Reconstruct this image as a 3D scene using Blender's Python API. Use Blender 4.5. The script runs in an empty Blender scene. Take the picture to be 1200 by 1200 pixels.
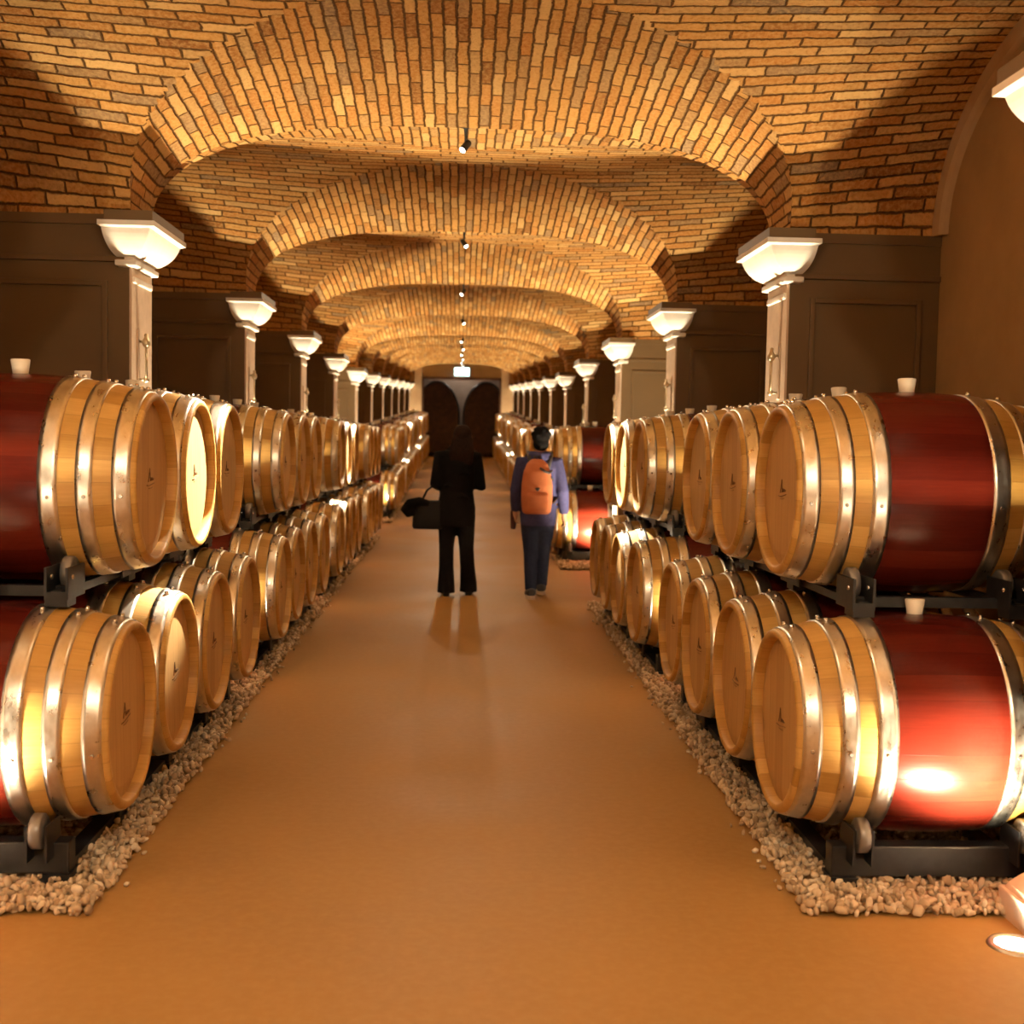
import bpy, bmesh, math, random
import numpy as np
from mathutils import Vector, Matrix, Euler, noise as mnoise
random.seed(7)
rng = np.random.default_rng(11)
PI = math.pi
scene = bpy.context.scene
COL = scene.collection

# ------------------------------------------------------------------ dimensions (metres)
S = 3.45                 # bay length
P0 = 3.34                # centre of the nearest pair of pillars
TH = 0.42                # pillar thickness along the aisle
XP = 1.765               # aisle face of the pillars
XW = 2.60                # side walls
ZS = 2.575               # springing of the vaults
K0, K1 = -2, 11          # pillars built
YEND = P0 + S * K1 + TH / 2 + 0.06
YBACK = P0 + S * K0 - TH / 2
BP = 0.732               # barrel pitch
RAMP0, SLOPE = P0 + 5 * S, 0.0375


def ramp(y):
    t = y - RAMP0
    if t <= -1: return 0.0
    if t < 1: return SLOPE * (t + 1) ** 2 / 4
    return SLOPE * t


# ------------------------------------------------------------------ helpers
def link(o, parent=None):
    COL.objects.link(o)
    if parent is not None:
        o.parent = parent
    return o


def empty(name, label, cat, loc=(0, 0, 0), rz=0.0, group=None, rx=0.0):
    o = bpy.data.objects.new(name, None)
    COL.objects.link(o)
    o.empty_display_size = 0.1
    o.location = loc
    o.rotation_euler = (rx, 0, rz)
    tag(o, label, cat, group)
    return o


def tag(o, label, cat=None, group=None, kind=None):
    if label: o['label'] = label
    if cat: o['category'] = cat
    if group: o['group'] = group
    if kind: o['kind'] = kind
    return o


def mesh_of(name, bm, mats, smooth=False):
    me = bpy.data.meshes.new(name)
    bm.normal_update()
    bm.to_mesh(me)
    bm.free()
    for m in (mats if isinstance(mats, (list, tuple)) else [mats]):
        me.materials.append(m)
    if smooth:
        me.polygons.foreach_set('use_smooth', [True] * len(me.polygons))
    return me


def obj(name, me, parent=None, loc=None, rot=None):
    o = bpy.data.objects.new(name, me)
    link(o, parent)
    if loc is not None: o.location = loc
    if rot is not None: o.rotation_euler = rot
    return o


def struct(name, me):
    o = obj(name, me)
    o['kind'] = 'structure'
    return o


def box(bm, x0, x1, y0, y1, z0, z1, mat=0, bevel=0.0):
    vs = [bm.verts.new(p) for p in ((x0, y0, z0), (x1, y0, z0), (x1, y1, z0), (x0, y1, z0),
                                    (x0, y0, z1), (x1, y0, z1), (x1, y1, z1), (x0, y1, z1))]
    fs = [bm.faces.new([vs[i] for i in f]) for f in
          ((3, 2, 1, 0), (4, 5, 6, 7), (0, 1, 5, 4), (1, 2, 6, 5), (2, 3, 7, 6), (3, 0, 4, 7))]
    for f in fs: f.material_index = mat
    if bevel > 0:
        es = list({e for f in fs for e in f.edges})
        r = bmesh.ops.bevel(bm, geom=es, offset=bevel, segments=2, affect='EDGES', profile=0.6)
        for f in r['faces']: f.material_index = mat
    return fs


def ring_faces(bm, a, b, mat=0, uvl=None, uva=None, closed=True):
    n = len(a)
    out = []
    for i in range(n if closed else n - 1):
        j = (i + 1) % n
        f = bm.faces.new((a[i], a[j], b[j], b[i]))
        f.material_index = mat
        f.smooth = True
        out.append(f)
    return out


def tube(bm, pts, radii, n=12, mat=0, flat=(1, 1), cap=True):
    """Tapered tube along points; rings are round (flat scales local x/y of ring)."""
    pts = [Vector(p) for p in pts]
    rings = []
    up = Vector((0, 0, 1))
    prevx = None
    for i, p in enumerate(pts):
        d = (pts[min(i + 1, len(pts) - 1)] - pts[max(i - 1, 0)]).normalized()
        x = prevx if prevx is not None else (Vector((1, 0, 0)) if abs(d.x) < 0.9 else Vector((0, 1, 0)))
        x = (x - d * x.dot(d)).normalized()
        y = d.cross(x)
        prevx = x
        r = radii[i]
        rings.append([bm.verts.new(p + (x * math.cos(2 * PI * k / n) * flat[0] + y * math.sin(2 * PI * k / n) * flat[1]) * r)
                      for k in range(n)])
    for a, b in zip(rings, rings[1:]):
        ring_faces(bm, a, b, mat)
    if cap:
        f = bm.faces.new(list(reversed(rings[0]))); f.material_index = mat
        f = bm.faces.new(rings[-1]); f.material_index = mat
    return rings


def cyl(bm, p0, p1, r0, r1=None, n=16, mat=0):
    return tube(bm, [p0, p1], [r0, r0 if r1 is None else r1], n, mat)


def lathe(bm, prof, n=32, axis='z', origin=(0, 0, 0), mat=0, smooth=True):
    o = Vector(origin)
    rings = []
    for r, h in prof:
        ring = []
        for k in range(n):
            c, s = math.cos(2 * PI * k / n) * r, math.sin(2 * PI * k / n) * r
            ring.append(bm.verts.new(o + (Vector((c, s, h)) if axis == 'z' else Vector((h, c, s)))))
        rings.append(ring)
    for a, b in zip(rings, rings[1:]):
        for f in ring_faces(bm, a, b, mat): f.smooth = smooth
    return rings


def ellipsoid(bm, c, r, rot=None, seg=20, rings=12):
    m = Matrix.Translation(Vector(c))
    if rot is not None: m = m @ Euler(rot).to_matrix().to_4x4()
    m = m @ Matrix.Diagonal((r[0], r[1], r[2], 1))
    bmesh.ops.create_uvsphere(bm, u_segments=seg, v_segments=rings, radius=1, matrix=m)


def loft(bm, secs, n=24, power=2.3, mat=0):
    """Stack of horizontal superellipse sections: (cx, cy, z, rx, ry)."""
    rings = []
    for cx, cy, z, rx, ry in secs:
        ring = []
        for k in range(n):
            a = 2 * PI * k / n
            c, s = math.cos(a), math.sin(a)
            ring.append(bm.verts.new((cx + rx * math.copysign(abs(c) ** (2 / power), c),
                                      cy + ry * math.copysign(abs(s) ** (2 / power), s), z)))
        rings.append(ring)
    for a, b in zip(rings, rings[1:]): ring_faces(bm, a, b, mat)
    bm.faces.new(list(reversed(rings[0]))); bm.faces.new(rings[-1])


def fuse(name, bm, mat, voxel=0.012, smooth_it=6):
    """Melt overlapping closed shapes into one continuous skin."""
    me = bpy.data.meshes.new('tmp')
    bm.normal_update(); bm.to_mesh(me); bm.free()
    o = bpy.data.objects.new('tmp', me)
    COL.objects.link(o)
    m = o.modifiers.new('r', 'REMESH'); m.mode = 'VOXEL'; m.voxel_size = voxel; m.use_smooth_shade = True
    if smooth_it:
        s = o.modifiers.new('s', 'SMOOTH'); s.factor = 0.5; s.iterations = smooth_it
    dg = bpy.context.evaluated_depsgraph_get()
    out = bpy.data.meshes.new_from_object(o.evaluated_get(dg))
    out.name = name
    bpy.data.objects.remove(o)
    bpy.data.meshes.remove(me)
    out.materials.clear(); out.materials.append(mat)
    out.polygons.foreach_set('use_smooth', [True] * len(out.polygons))
    return out


# ------------------------------------------------------------------ materials
class NT:
    def __init__(self, name):
        self.m = bpy.data.materials.new(name)
        self.m.use_nodes = True
        self.t = self.m.node_tree
        self.b = self.t.nodes['Principled BSDF']

    def n(self, typ, **kw):
        nd = self.t.nodes.new(typ)
        for k, v in kw.items(): setattr(nd, k, v)
        return nd

    def put(self, sock, v):
        if isinstance(v, bpy.types.NodeSocket): self.t.links.new(v, sock)
        elif v is not None: sock.default_value = v

    def math(self, op, a, b=None, c=None, clamp=False):
        nd = self.n('ShaderNodeMath', operation=op, use_clamp=clamp)
        self.put(nd.inputs[0], a)
        if b is not None: self.put(nd.inputs[1], b)
        if c is not None: self.put(nd.inputs[2], c)
        return nd.outputs[0]

    def noise(self, vec, scale, detail=3, rough=0.5, dims='3D'):
        nd = self.n('ShaderNodeTexNoise', noise_dimensions=dims)
        if vec is not None: self.t.links.new(vec, nd.inputs['Vector'])
        nd.inputs['Scale'].default_value = scale
        nd.inputs['Detail'].default_value = detail
        nd.inputs['Roughness'].default_value = rough
        return nd

    def ramp(self, fac, stops, interp='LINEAR'):
        nd = self.n('ShaderNodeValToRGB')
        cr = nd.color_ramp
        cr.interpolation = interp
        while len(cr.elements) < len(stops): cr.elements.new(0.5)
        for e, (p, c) in zip(cr.elements, stops):
            e.position = p
            e.color = (*c, 1)
        self.put(nd.inputs[0], fac)
        return nd.outputs[0]

    def mix(self, fac, a, b, blend='MIX'):
        nd = self.n('ShaderNodeMix', data_type='RGBA', blend_type=blend)
        self.put(nd.inputs[0], fac)
        self.put(nd.inputs[6], a if isinstance(a, bpy.types.NodeSocket) else (*a, 1))
        self.put(nd.inputs[7], b if isinstance(b, bpy.types.NodeSocket) else (*b, 1))
        return nd.outputs[2]

    def maprange(self, v, a, b, c=0.0, d=1.0, smooth=False):
        nd = self.n('ShaderNodeMapRange')
        if smooth: nd.interpolation_type = 'SMOOTHSTEP'
        self.put(nd.inputs[0], v)
        for i, x in enumerate((a, b, c, d)): nd.inputs[1 + i].default_value = x
        return nd.outputs[0]

    def bump(self, h, strength=0.3, dist=0.01):
        nd = self.n('ShaderNodeBump')
        nd.inputs['Strength'].default_value = strength
        nd.inputs['Distance'].default_value = dist
        self.put(nd.inputs['Height'], h)
        self.t.links.new(nd.outputs[0], self.b.inputs['Normal'])

    def base(self, c): self.put(self.b.inputs['Base Color'], c if isinstance(c, bpy.types.NodeSocket) else (*c, 1))

    def rough(self, r): self.put(self.b.inputs['Roughness'], r)


def simple(name, col, rough=0.5, metal=0.0, spec=0.5, var=0.0, scale=20.0, bump=0.0):
    m = NT(name)
    m.b.inputs['Metallic'].default_value = metal
    m.b.inputs['Specular IOR Level'].default_value = spec
    m.rough(rough)
    if var or bump:
        tc = m.n('ShaderNodeTexCoord')
        ns = m.noise(tc.outputs['Object'], scale, 4)
        if var:
            m.base(m.ramp(ns.outputs[0], [(0.3, tuple(max(0, c * (1 - var)) for c in col)), (0.7, tuple(c * (1 + var) for c in col))]))
        else:
            m.base(col)
        if bump: m.bump(ns.outputs[0], bump, 0.01)
    else:
        m.base(col)
    return m.m


def emis(name, col, strength):
    m = NT(name)
    m.base((0, 0, 0))
    m.b.inputs['Emission Color'].default_value = (*col, 1)
    m.b.inputs['Emission Strength'].default_value = strength
    return m.m


def brick_mat():
    m = NT('old_vault_brick')
    uv = m.n('ShaderNodeUVMap')
    uv.uv_map = 'UVMap'
    ns = m.noise(uv.outputs[0], 9.0, 3)
    sub = m.n('ShaderNodeVectorMath', operation='SUBTRACT')
    m.t.links.new(ns.outputs['Color'], sub.inputs[0]); sub.inputs[1].default_value = (0.5, 0.5, 0.5)
    mul = m.n('ShaderNodeVectorMath', operation='SCALE')
    m.t.links.new(sub.outputs[0], mul.inputs[0]); mul.inputs['Scale'].default_value = 0.020
    add = m.n('ShaderNodeVectorMath', operation='ADD')
    m.t.links.new(uv.outputs[0], add.inputs[0]); m.t.links.new(mul.outputs[0], add.inputs[1])
    ns2 = m.noise(uv.outputs[0], 55.0, 2)
    sub2 = m.n('ShaderNodeVectorMath', operation='SUBTRACT')
    m.t.links.new(ns2.outputs['Color'], sub2.inputs[0]); sub2.inputs[1].default_value = (0.5, 0.5, 0.5)
    mul2 = m.n('ShaderNodeVectorMath', operation='SCALE')
    m.t.links.new(sub2.outputs[0], mul2.inputs[0]); mul2.inputs['Scale'].default_value = 0.012
    add2 = m.n('ShaderNodeVectorMath', operation='ADD')
    m.t.links.new(add.outputs[0], add2.inputs[0]); m.t.links.new(mul2.outputs[0], add2.inputs[1])
    sep = m.n('ShaderNodeSeparateXYZ'); m.t.links.new(add2.outputs[0], sep.inputs[0])
    v = m.math('DIVIDE', sep.outputs[1], 0.061)
    row = m.math('FLOOR', v)
    fy = m.math('FRACT', v)
    wn = m.n('ShaderNodeTexWhiteNoise', noise_dimensions='1D')
    m.put(wn.inputs['W'], row)
    u = m.math('ADD', m.math('DIVIDE', sep.outputs[0], 0.255),
               m.math('ADD', m.math('MULTIPLY', m.math('MODULO', row, 2.0), 0.5), m.math('MULTIPLY', wn.outputs[0], 0.35)))
    colid = m.math('FLOOR', u)
    fx = m.math('FRACT', u)
    dy = m.math('MULTIPLY', m.math('MINIMUM', fy, m.math('SUBTRACT', 1.0, fy)), 0.061)
    dx = m.math('MULTIPLY', m.math('MINIMUM', fx, m.math('SUBTRACT', 1.0, fx)), 0.255)
    d = m.math('MINIMUM', dx, dy)
    face = m.maprange(d, 0.0015, 0.0085, smooth=True)
    cmb = m.n('ShaderNodeCombineXYZ'); m.put(cmb.inputs[0], colid); m.put(cmb.inputs[1], row)
    w2 = m.n('ShaderNodeTexWhiteNoise', noise_dimensions='2D'); m.t.links.new(cmb.outputs[0], w2.inputs['Vector'])
    col = m.ramp(w2.outputs[0], [(0.0, (0.22, 0.080, 0.018)), (0.10, (0.40, 0.165, 0.036)), (0.36, (0.56, 0.285, 0.078)),
                                 (0.56, (0.46, 0.175, 0.034)), (0.76, (0.70, 0.42, 0.155)), (0.90, (0.36, 0.19, 0.066)), (1.0, (0.22, 0.15, 0.09))])
    big = m.noise(uv.outputs[0], 1.3, 2)
    fine = m.noise(uv.outputs[0], 45.0, 4, 0.6)
    col = m.mix(m.maprange(fine.outputs[0], 0.42, 0.75, 0.0, 0.55), col, (0.74, 0.46, 0.18))
    col = m.mix(m.maprange(fine.outputs[0], 0.25, 0.45, 0.5, 0.0), col, (0.26, 0.10, 0.024))
    col = m.mix(m.maprange(big.outputs[0], 0.35, 0.75, 0.0, 0.35), col, (0.48, 0.22, 0.055))
    col = m.mix(face, (0.15, 0.068, 0.020), col)
    m.base(col)
    m.rough(0.9)
    m.b.inputs['Specular IOR Level'].default_value = 0.15
    h = m.math('ADD', m.math('MULTIPLY', face, 1.0),
               m.math('ADD', m.math('MULTIPLY', fine.outputs[0], 0.6), m.math('MULTIPLY', w2.outputs[0], 0.5)))
    m.bump(h, 1.0, 0.016)
    return m.m


def floor_mat():
    m = NT('polished_tan_concrete')
    tc = m.n('ShaderNodeTexCoord')
    a = m.noise(tc.outputs['Object'], 0.9, 5, 0.55)
    b = m.noise(tc.outputs['Object'], 28, 4, 0.6)
    c = m.ramp(a.outputs[0], [(0.32, (0.305, 0.162, 0.046)), (0.68, (0.362, 0.200, 0.062))])
    c = m.mix(m.maprange(b.outputs[0], 0.4, 0.75, 0, 0.4), c, (0.41, 0.25, 0.095))
    m.base(c)
    m.rough(m.maprange(a.outputs[0], 0.3, 0.7, 0.42, 0.60))
    m.b.inputs['Specular IOR Level'].default_value = 0.2
    m.bump(b.outputs[0], 0.08, 0.004)
    return m.m


def plaster(name, c0, c1, rough=0.85, sc=3.0):
    m = NT(name)
    tc = m.n('ShaderNodeTexCoord')
    a = m.noise(tc.outputs['Object'], sc, 5, 0.6)
    b = m.noise(tc.outputs['Object'], 40, 3)
    m.base(m.ramp(a.outputs[0], [(0.3, c0), (0.7, c1)]))
    m.rough(rough)
    m.b.inputs['Specular IOR Level'].default_value = 0.25
    m.bump(b.outputs[0], 0.12, 0.004)
    return m.m


def stave_mat(name, stops, rough, spec, coat=0.0, line=(0.10, 0.05, 0.015)):
    """Wood staves running along the barrel: u = turn around the barrel, v = length."""
    m = NT(name)
    uv = m.n('ShaderNodeUVMap'); uv.uv_map = 'UVMap'
    oi = m.n('ShaderNodeObjectInfo')
    sep = m.n('ShaderNodeSeparateXYZ'); m.t.links.new(uv.outputs[0], sep.inputs[0])
    u = m.math('MULTIPLY', sep.outputs[0], 27.0)
    sid = m.math('FLOOR', u)
    fx = m.math('FRACT', u)
    wn = m.n('ShaderNodeTexWhiteNoise', noise_dimensions='2D')
    cmb = m.n('ShaderNodeCombineXYZ'); m.put(cmb.inputs[0], sid); m.put(cmb.inputs[1], oi.outputs['Random'])
    m.t.links.new(cmb.outputs[0], wn.inputs['Vector'])
    cg = m.n('ShaderNodeCombineXYZ')
    m.put(cg.inputs[0], m.math('MULTIPLY', sep.outputs[0], 260.0))
    m.put(cg.inputs[1], m.math('MULTIPLY', sep.outputs[1], 7.0))
    m.put(cg.inputs[2], m.math('MULTIPLY', wn.outputs[0], 40.0))
    gr = m.noise(cg.outputs[0], 1.0, 5, 0.65)
    f = m.math('ADD', m.math('MULTIPLY', gr.outputs[0], 0.55), m.math('MULTIPLY', wn.outputs[0], 0.50))
    col = m.ramp(f, stops)
    e = m.math('MINIMUM', fx, m.math('SUBTRACT', 1.0, fx))
    joint = m.maprange(e, 0.0, 0.022, 0.45, 1.0)
    col = m.mix(joint, line, col)
    m.base(col)
    m.rough(rough)
    m.b.inputs['Specular IOR Level'].default_value = spec
    m.b.inputs['Coat Weight'].default_value = coat
    m.b.inputs['Coat Roughness'].default_value = 0.22
    m.bump(m.math('ADD', m.math('MULTIPLY', joint, 0.5), m.math('MULTIPLY', gr.outputs[0], 0.35)), 0.25, 0.003)
    return m.m


def head_mat():
    m = NT('pale_oak_head_boards')
    tc = m.n('ShaderNodeTexCoord')
    oi = m.n('ShaderNodeObjectInfo')
    sep = m.n('ShaderNodeSeparateXYZ'); m.t.links.new(tc.outputs['Object'], sep.inputs[0])
    z = m.math('ADD', m.math('DIVIDE', sep.outputs[1], 0.085), m.math('MULTIPLY', oi.outputs['Random'], 9.0))
    wn = m.n('ShaderNodeTexWhiteNoise', noise_dimensions='1D'); m.put(wn.inputs['W'], m.math('FLOOR', z))
    cg = m.n('ShaderNodeCombineXYZ')
    m.put(cg.inputs[0], m.math('MULTIPLY', sep.outputs[2], 6.0)); m.put(cg.inputs[1], m.math('MULTIPLY', sep.outputs[1], 90.0)); m.put(cg.inputs[2], m.math('MULTIPLY', wn.outputs[0], 30))
    gr = m.noise(cg.outputs[0], 1.0, 4, 0.6)
    f = m.math('ADD', m.math('MULTIPLY', gr.outputs[0], 0.7), m.math('MULTIPLY', wn.outputs[0], 0.3))
    col = m.ramp(f, [(0.2, (0.37, 0.205, 0.070)), (0.5, (0.45, 0.265, 0.098)), (0.85, (0.52, 0.33, 0.14))])
    fr = m.math('FRACT', z)
    e = m.math('MINIMUM', fr, m.math('SUBTRACT', 1.0, fr))
    col = m.mix(m.maprange(e, 0.0, 0.025), (0.26, 0.13, 0.04), col)
    m.base(col); m.rough(0.6); m.b.inputs['Specular IOR Level'].default_value = 0.3
    m.bump(gr.outputs[0], 0.12, 0.003)
    return m.m


def hoop_mat():
    m = NT('galvanised_hoop_steel')
    uv = m.n('ShaderNodeUVMap'); uv.uv_map = 'UVMap'
    oi = m.n('ShaderNodeObjectInfo')
    sep = m.n('ShaderNodeSeparateXYZ'); m.t.links.new(uv.outputs[0], sep.inputs[0])
    cg = m.n('ShaderNodeCombineXYZ')
    m.put(cg.inputs[0], m.math('MULTIPLY', sep.outputs[0], 40.0)); m.put(cg.inputs[1], m.math('MULTIPLY', sep.outputs[1], 30.0))
    m.put(cg.inputs[2], m.math('MULTIPLY', oi.outputs['Random'], 50.0))
    a = m.noise(cg.outputs[0], 1.0, 5, 0.65)
    m.base(m.ramp(a.outputs[0], [(0.25, (0.55, 0.51, 0.46)), (0.6, (0.70, 0.66, 0.60)), (0.85, (0.78, 0.75, 0.70))]))
    m.b.inputs['Metallic'].default_value = 1.0
    m.rough(m.maprange(a.outputs[0], 0.3, 0.75, 0.24, 0.42))
    m.bump(a.outputs[0], 0.04, 0.002)
    return m.m


M = {}
M['brick'] = brick_mat()
M['floor'] = floor_mat()
M['plaster'] = plaster('warm_grey_plaster', (0.33, 0.20, 0.092), (0.40, 0.25, 0.12))
M['trim'] = plaster('pale_plaster_band', (0.44, 0.29, 0.16), (0.52, 0.36, 0.21))
M['taupe'] = plaster('taupe_painted_pier', (0.135, 0.080, 0.034), (0.160, 0.098, 0.043), 0.48, 1.5)
M['pil'] = plaster('pale_stone_face', (0.58, 0.44, 0.32), (0.68, 0.53, 0.40), 0.7, 12)
M['cap'] = plaster('white_stone_capital', (0.78, 0.72, 0.64), (0.86, 0.80, 0.72), 0.6, 8)
OAK = [(0.15, (0.30, 0.150, 0.030)), (0.40, (0.40, 0.215, 0.050)), (0.62, (0.48, 0.275, 0.075)), (0.90, (0.57, 0.35, 0.115))]
M['oak'] = stave_mat('oak_staves', OAK, 0.45, 0.35)
RED = [(0.2, (0.050, 0.0055, 0.003)), (0.55, (0.076, 0.0085, 0.0045)), (0.9, (0.105, 0.014, 0.0065))]
M['red'] = stave_mat('wine_red_stained_staves', RED, 0.25, 0.14, 0.0, (0.045, 0.005, 0.003))
M['head'] = head_mat()
M['hoop'] = hoop_mat()
M['bung'] = simple('cream_silicone_bung', (0.78, 0.70, 0.58), 0.5)
M['ink'] = simple('brand_burnt_ink', (0.15, 0.075, 0.028), 0.8)
M['black'] = simple('black_rack_steel', (0.014, 0.0135, 0.015), 0.42, 0.0, 0.35, 0.3, 30, 0.05)
M['wheel'] = simple('grey_roller_rim', (0.22, 0.205, 0.195), 0.4, 0.5)
M['bolt'] = simple('bright_steel', (0.75, 0.73, 0.70), 0.25, 1.0)
M['gravel'] = None
M['rimmetal'] = simple('brushed_steel_rim', (0.55, 0.53, 0.5), 0.35, 1.0)
M['lens'] = emis('uplight_lens_glow', (1.0, 0.90, 0.72), 14.0)
M['spotlens'] = emis('spotlight_lens_glow', (1.0, 0.93, 0.72), 9.0)
M['sign'] = emis('exit_sign_glow', (0.62, 1.0, 0.95), 2.6)
M['signgreen'] = emis('exit_sign_symbol_glow', (0.10, 0.62, 0.50), 1.2)
M['fixture'] = simple('black_spot_housing', (0.02, 0.02, 0.02), 0.5, 0.2)
M['brass'] = simple('aged_bracket_metal', (0.62, 0.52, 0.36), 0.35, 1.0)
M['darkwood'] = simple('dark_cask_wood', (0.075, 0.030, 0.015), 0.5, 0, 0.4, 0.35, 9, 0.1)
M['greywall'] = plaster('grey_back_room_plaster', (0.33, 0.26, 0.21), (0.40, 0.32, 0.26))


def gravel_mat():
    m = NT('pale_gravel_stone')
    g = m.n('ShaderNodeNewGeometry')
    c = m.ramp(g.outputs['Random Per Island'], [(0.0, (0.30, 0.21, 0.125)), (0.35, (0.48, 0.36, 0.235)), (0.7, (0.60, 0.475, 0.33)), (1.0, (0.74, 0.63, 0.48))])
    tc = m.n('ShaderNodeTexCoord')
    ns = m.noise(tc.outputs['Object'], 60, 3)
    m.base(m.mix(m.maprange(ns.outputs[0], 0.35, 0.75, 0, 0.35), c, (0.42, 0.29, 0.16)))
    m.rough(0.85)
    return m.m


M['gravel'] = gravel_mat()
M['gravelbed'] = simple('gravel_underlay', (0.30, 0.20, 0.11), 0.9, 0, 0.2, 0.5, 40, 0.6)

# ------------------------------------------------------------------ ceiling: brick groin vaults
NEXP = 2.75
RP, RC = 0.615, 0.835      # rise over the pillars, rise in mid bay
HB = (S - TH) / 2


def g_arch(x):
    return np.clip(1 - np.clip(np.abs(x) / XP, 0, 1) ** NEXP, 0, 1) ** (1 / NEXP)


def vaultA(X, Y):
    v = np.mod(Y - P0 - TH / 2, S) / S
    v = v ** 0.72
    r = RP + (RC - RP) * 4 * v * (1 - v)
    return np.where(np.abs(X) <= XP, r * g_arch(X), -1.0)


def vaultB(X, t):
    w = np.clip((np.abs(X) - 0.9) / (XW - 0.9), 0, 1)
    t = np.clip(np.abs(t), 0, 1)
    return (RC + 0.05 * w) * ((1 - w) * (1 - t ** 2.5) + w * np.sqrt(np.clip(1 - t ** 2.2, 0, 1)))


def build_ceiling():
    xs_in = XP * np.sin(np.linspace(-PI / 2, PI / 2, 129))
    xs_out = np.linspace(XP, XW, 22)[1:]
    xs = np.concatenate([-xs_out[::-1], xs_in, xs_out])
    V, F, UV, MI = [], [], [], []
    base = 0
    xf = np.linspace(-XP, XP, 4001)
    zf = 0.62 * g_arch(xf)
    sf = np.concatenate([[0], np.cumsum(np.hypot(np.diff(xf), np.diff(zf)))])
    vA = np.interp(xs, xf, sf)
    for k in range(K0, K1):
        ya, yb = P0 + S * k + TH / 2, P0 + S * (k + 1) - TH / 2
        yc = (ya + yb) / 2
        ny = 90 if k <= 2 else 44
        ys = np.concatenate([[ya - TH + 0.001, ya - TH * 0.75, ya - TH * 0.5, ya - TH * 0.25, ya - 0.001], yc + HB * np.sin(np.linspace(-PI / 2, PI / 2, ny))])
        if k == K1 - 1: ys = np.concatenate([ys, [yb + TH * 0.5, yb + TH + 0.1]])
        t = (ys - yc) / HB
        X, T = np.meshgrid(xs, t)
        Y = np.repeat(ys[:, None], len(xs), 1)
        tt = np.clip(np.abs(T), 0, 1)
        A = vaultA(X, Y); B = vaultB(X, tt)
        H = np.maximum(A, B)
        rz = np.array([ramp(y) for y in ys])[:, None]
        Z = ZS + H + rz
        # arc length along the side vault for its courses
        tf = np.linspace(-1, 1, 2001)
        bf = vaultB(np.array([1.9]), tf)
        s2 = np.concatenate([[0], np.cumsum(np.hypot(np.diff(tf) * HB, np.diff(bf)))])
        vB = np.interp(np.clip(t, -1, 1), tf, s2) + (k * 5.0)
        nyy, nx = X.shape
        Ac = (A - B)
        fc = (Ac[:-1, :-1] + Ac[1:, :-1] + Ac[:-1, 1:] + Ac[1:, 1:]) / 4
        isA = fc >= 0
        co = np.stack([X, Y, Z], -1).reshape(-1, 3)
        uvA = np.stack([Y + 0 * X, np.repeat(vA[None, :], nyy, 0)], -1).reshape(-1, 2)
        uvB = np.stack([X + 7.3, np.repeat(vB[:, None], nx, 1)], -1).reshape(-1, 2)
        ii, jj = np.meshgrid(np.arange(nyy - 1), np.arange(nx - 1), indexing='ij')
        q = np.stack([ii * nx + jj, (ii + 1) * nx + jj, (ii + 1) * nx + jj + 1, ii * nx + jj + 1], -1)
        for flag, uvs in ((True, uvA), (False, uvB)):
            qq = q[isA == flag]
            V.append(co); F.append(qq + base); UV.append(uvs[qq.reshape(-1)])
            base += len(co)
    V = np.concatenate(V); F = np.concatenate(F); UV = np.concatenate(UV)
    used = np.zeros(len(V), bool); used[F.reshape(-1)] = True
    remap = np.cumsum(used) - 1
    V = V[used]; F = remap[F]
    me = bpy.data.meshes.new('ceiling')
    me.vertices.add(len(V)); me.vertices.foreach_set('co', V.reshape(-1))
    me.loops.add(F.size); me.loops.foreach_set('vertex_index', F.reshape(-1).astype(np.int32))
    me.polygons.add(len(F))
    me.polygons.foreach_set('loop_start', np.arange(0, F.size, 4, dtype=np.int32))
    me.polygons.foreach_set('loop_total', np.full(len(F), 4, np.int32))
    me.update(calc_edges=True)
    uvl = me.uv_layers.new(name='UVMap')
    uvl.data.foreach_set('uv', UV.reshape(-1).astype(np.float32))
    me.polygons.foreach_set('use_smooth', [True] * len(F))
    me.materials.append(M['brick'])
    me.validate()
    return struct('ceiling', me)


build_ceiling()


# ------------------------------------------------------------------ floor and walls
def sweep_y(name, prof, mat, y0, y1, step=1.0):
    """Strip of given (x, z) points swept along the aisle following the ramp."""
    bm = bmesh.new()
    ys = list(np.arange(y0, y1, step)) + [y1]
    rows = [[bm.verts.new((x, y, z + ramp(y))) for x, z in prof] for y in ys]
    for a, b in zip(rows, rows[1:]):
        for i in range(len(prof) - 1):
            bm.faces.new((a[i], a[i + 1], b[i + 1], b[i]))
    return mesh_of(name, bm, mat)


struct('floor', sweep_y('floor', [(-XW, 0), (-1.0, 0), (0, 0), (1.0, 0), (XW, 0)], M['floor'], YBACK - 0.2, YEND + 6.0))
struct('wall_left', sweep_y('wall_left', [(-XW, 0), (-XW, 3.6)], M['plaster'], YBACK - 0.2, YEND + 0.3))
struct('wall_right', sweep_y('wall_right', [(XW, 3.6), (XW, 0)], M['plaster'], YBACK - 0.2, YEND + 0.3))
bm = bmesh.new()
box(bm, -XW, XW, YBACK - 0.3, YBACK - 0.2, 0, 3.7)
struct('wall_back', mesh_of('wall_back', bm, M['plaster']))
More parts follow.
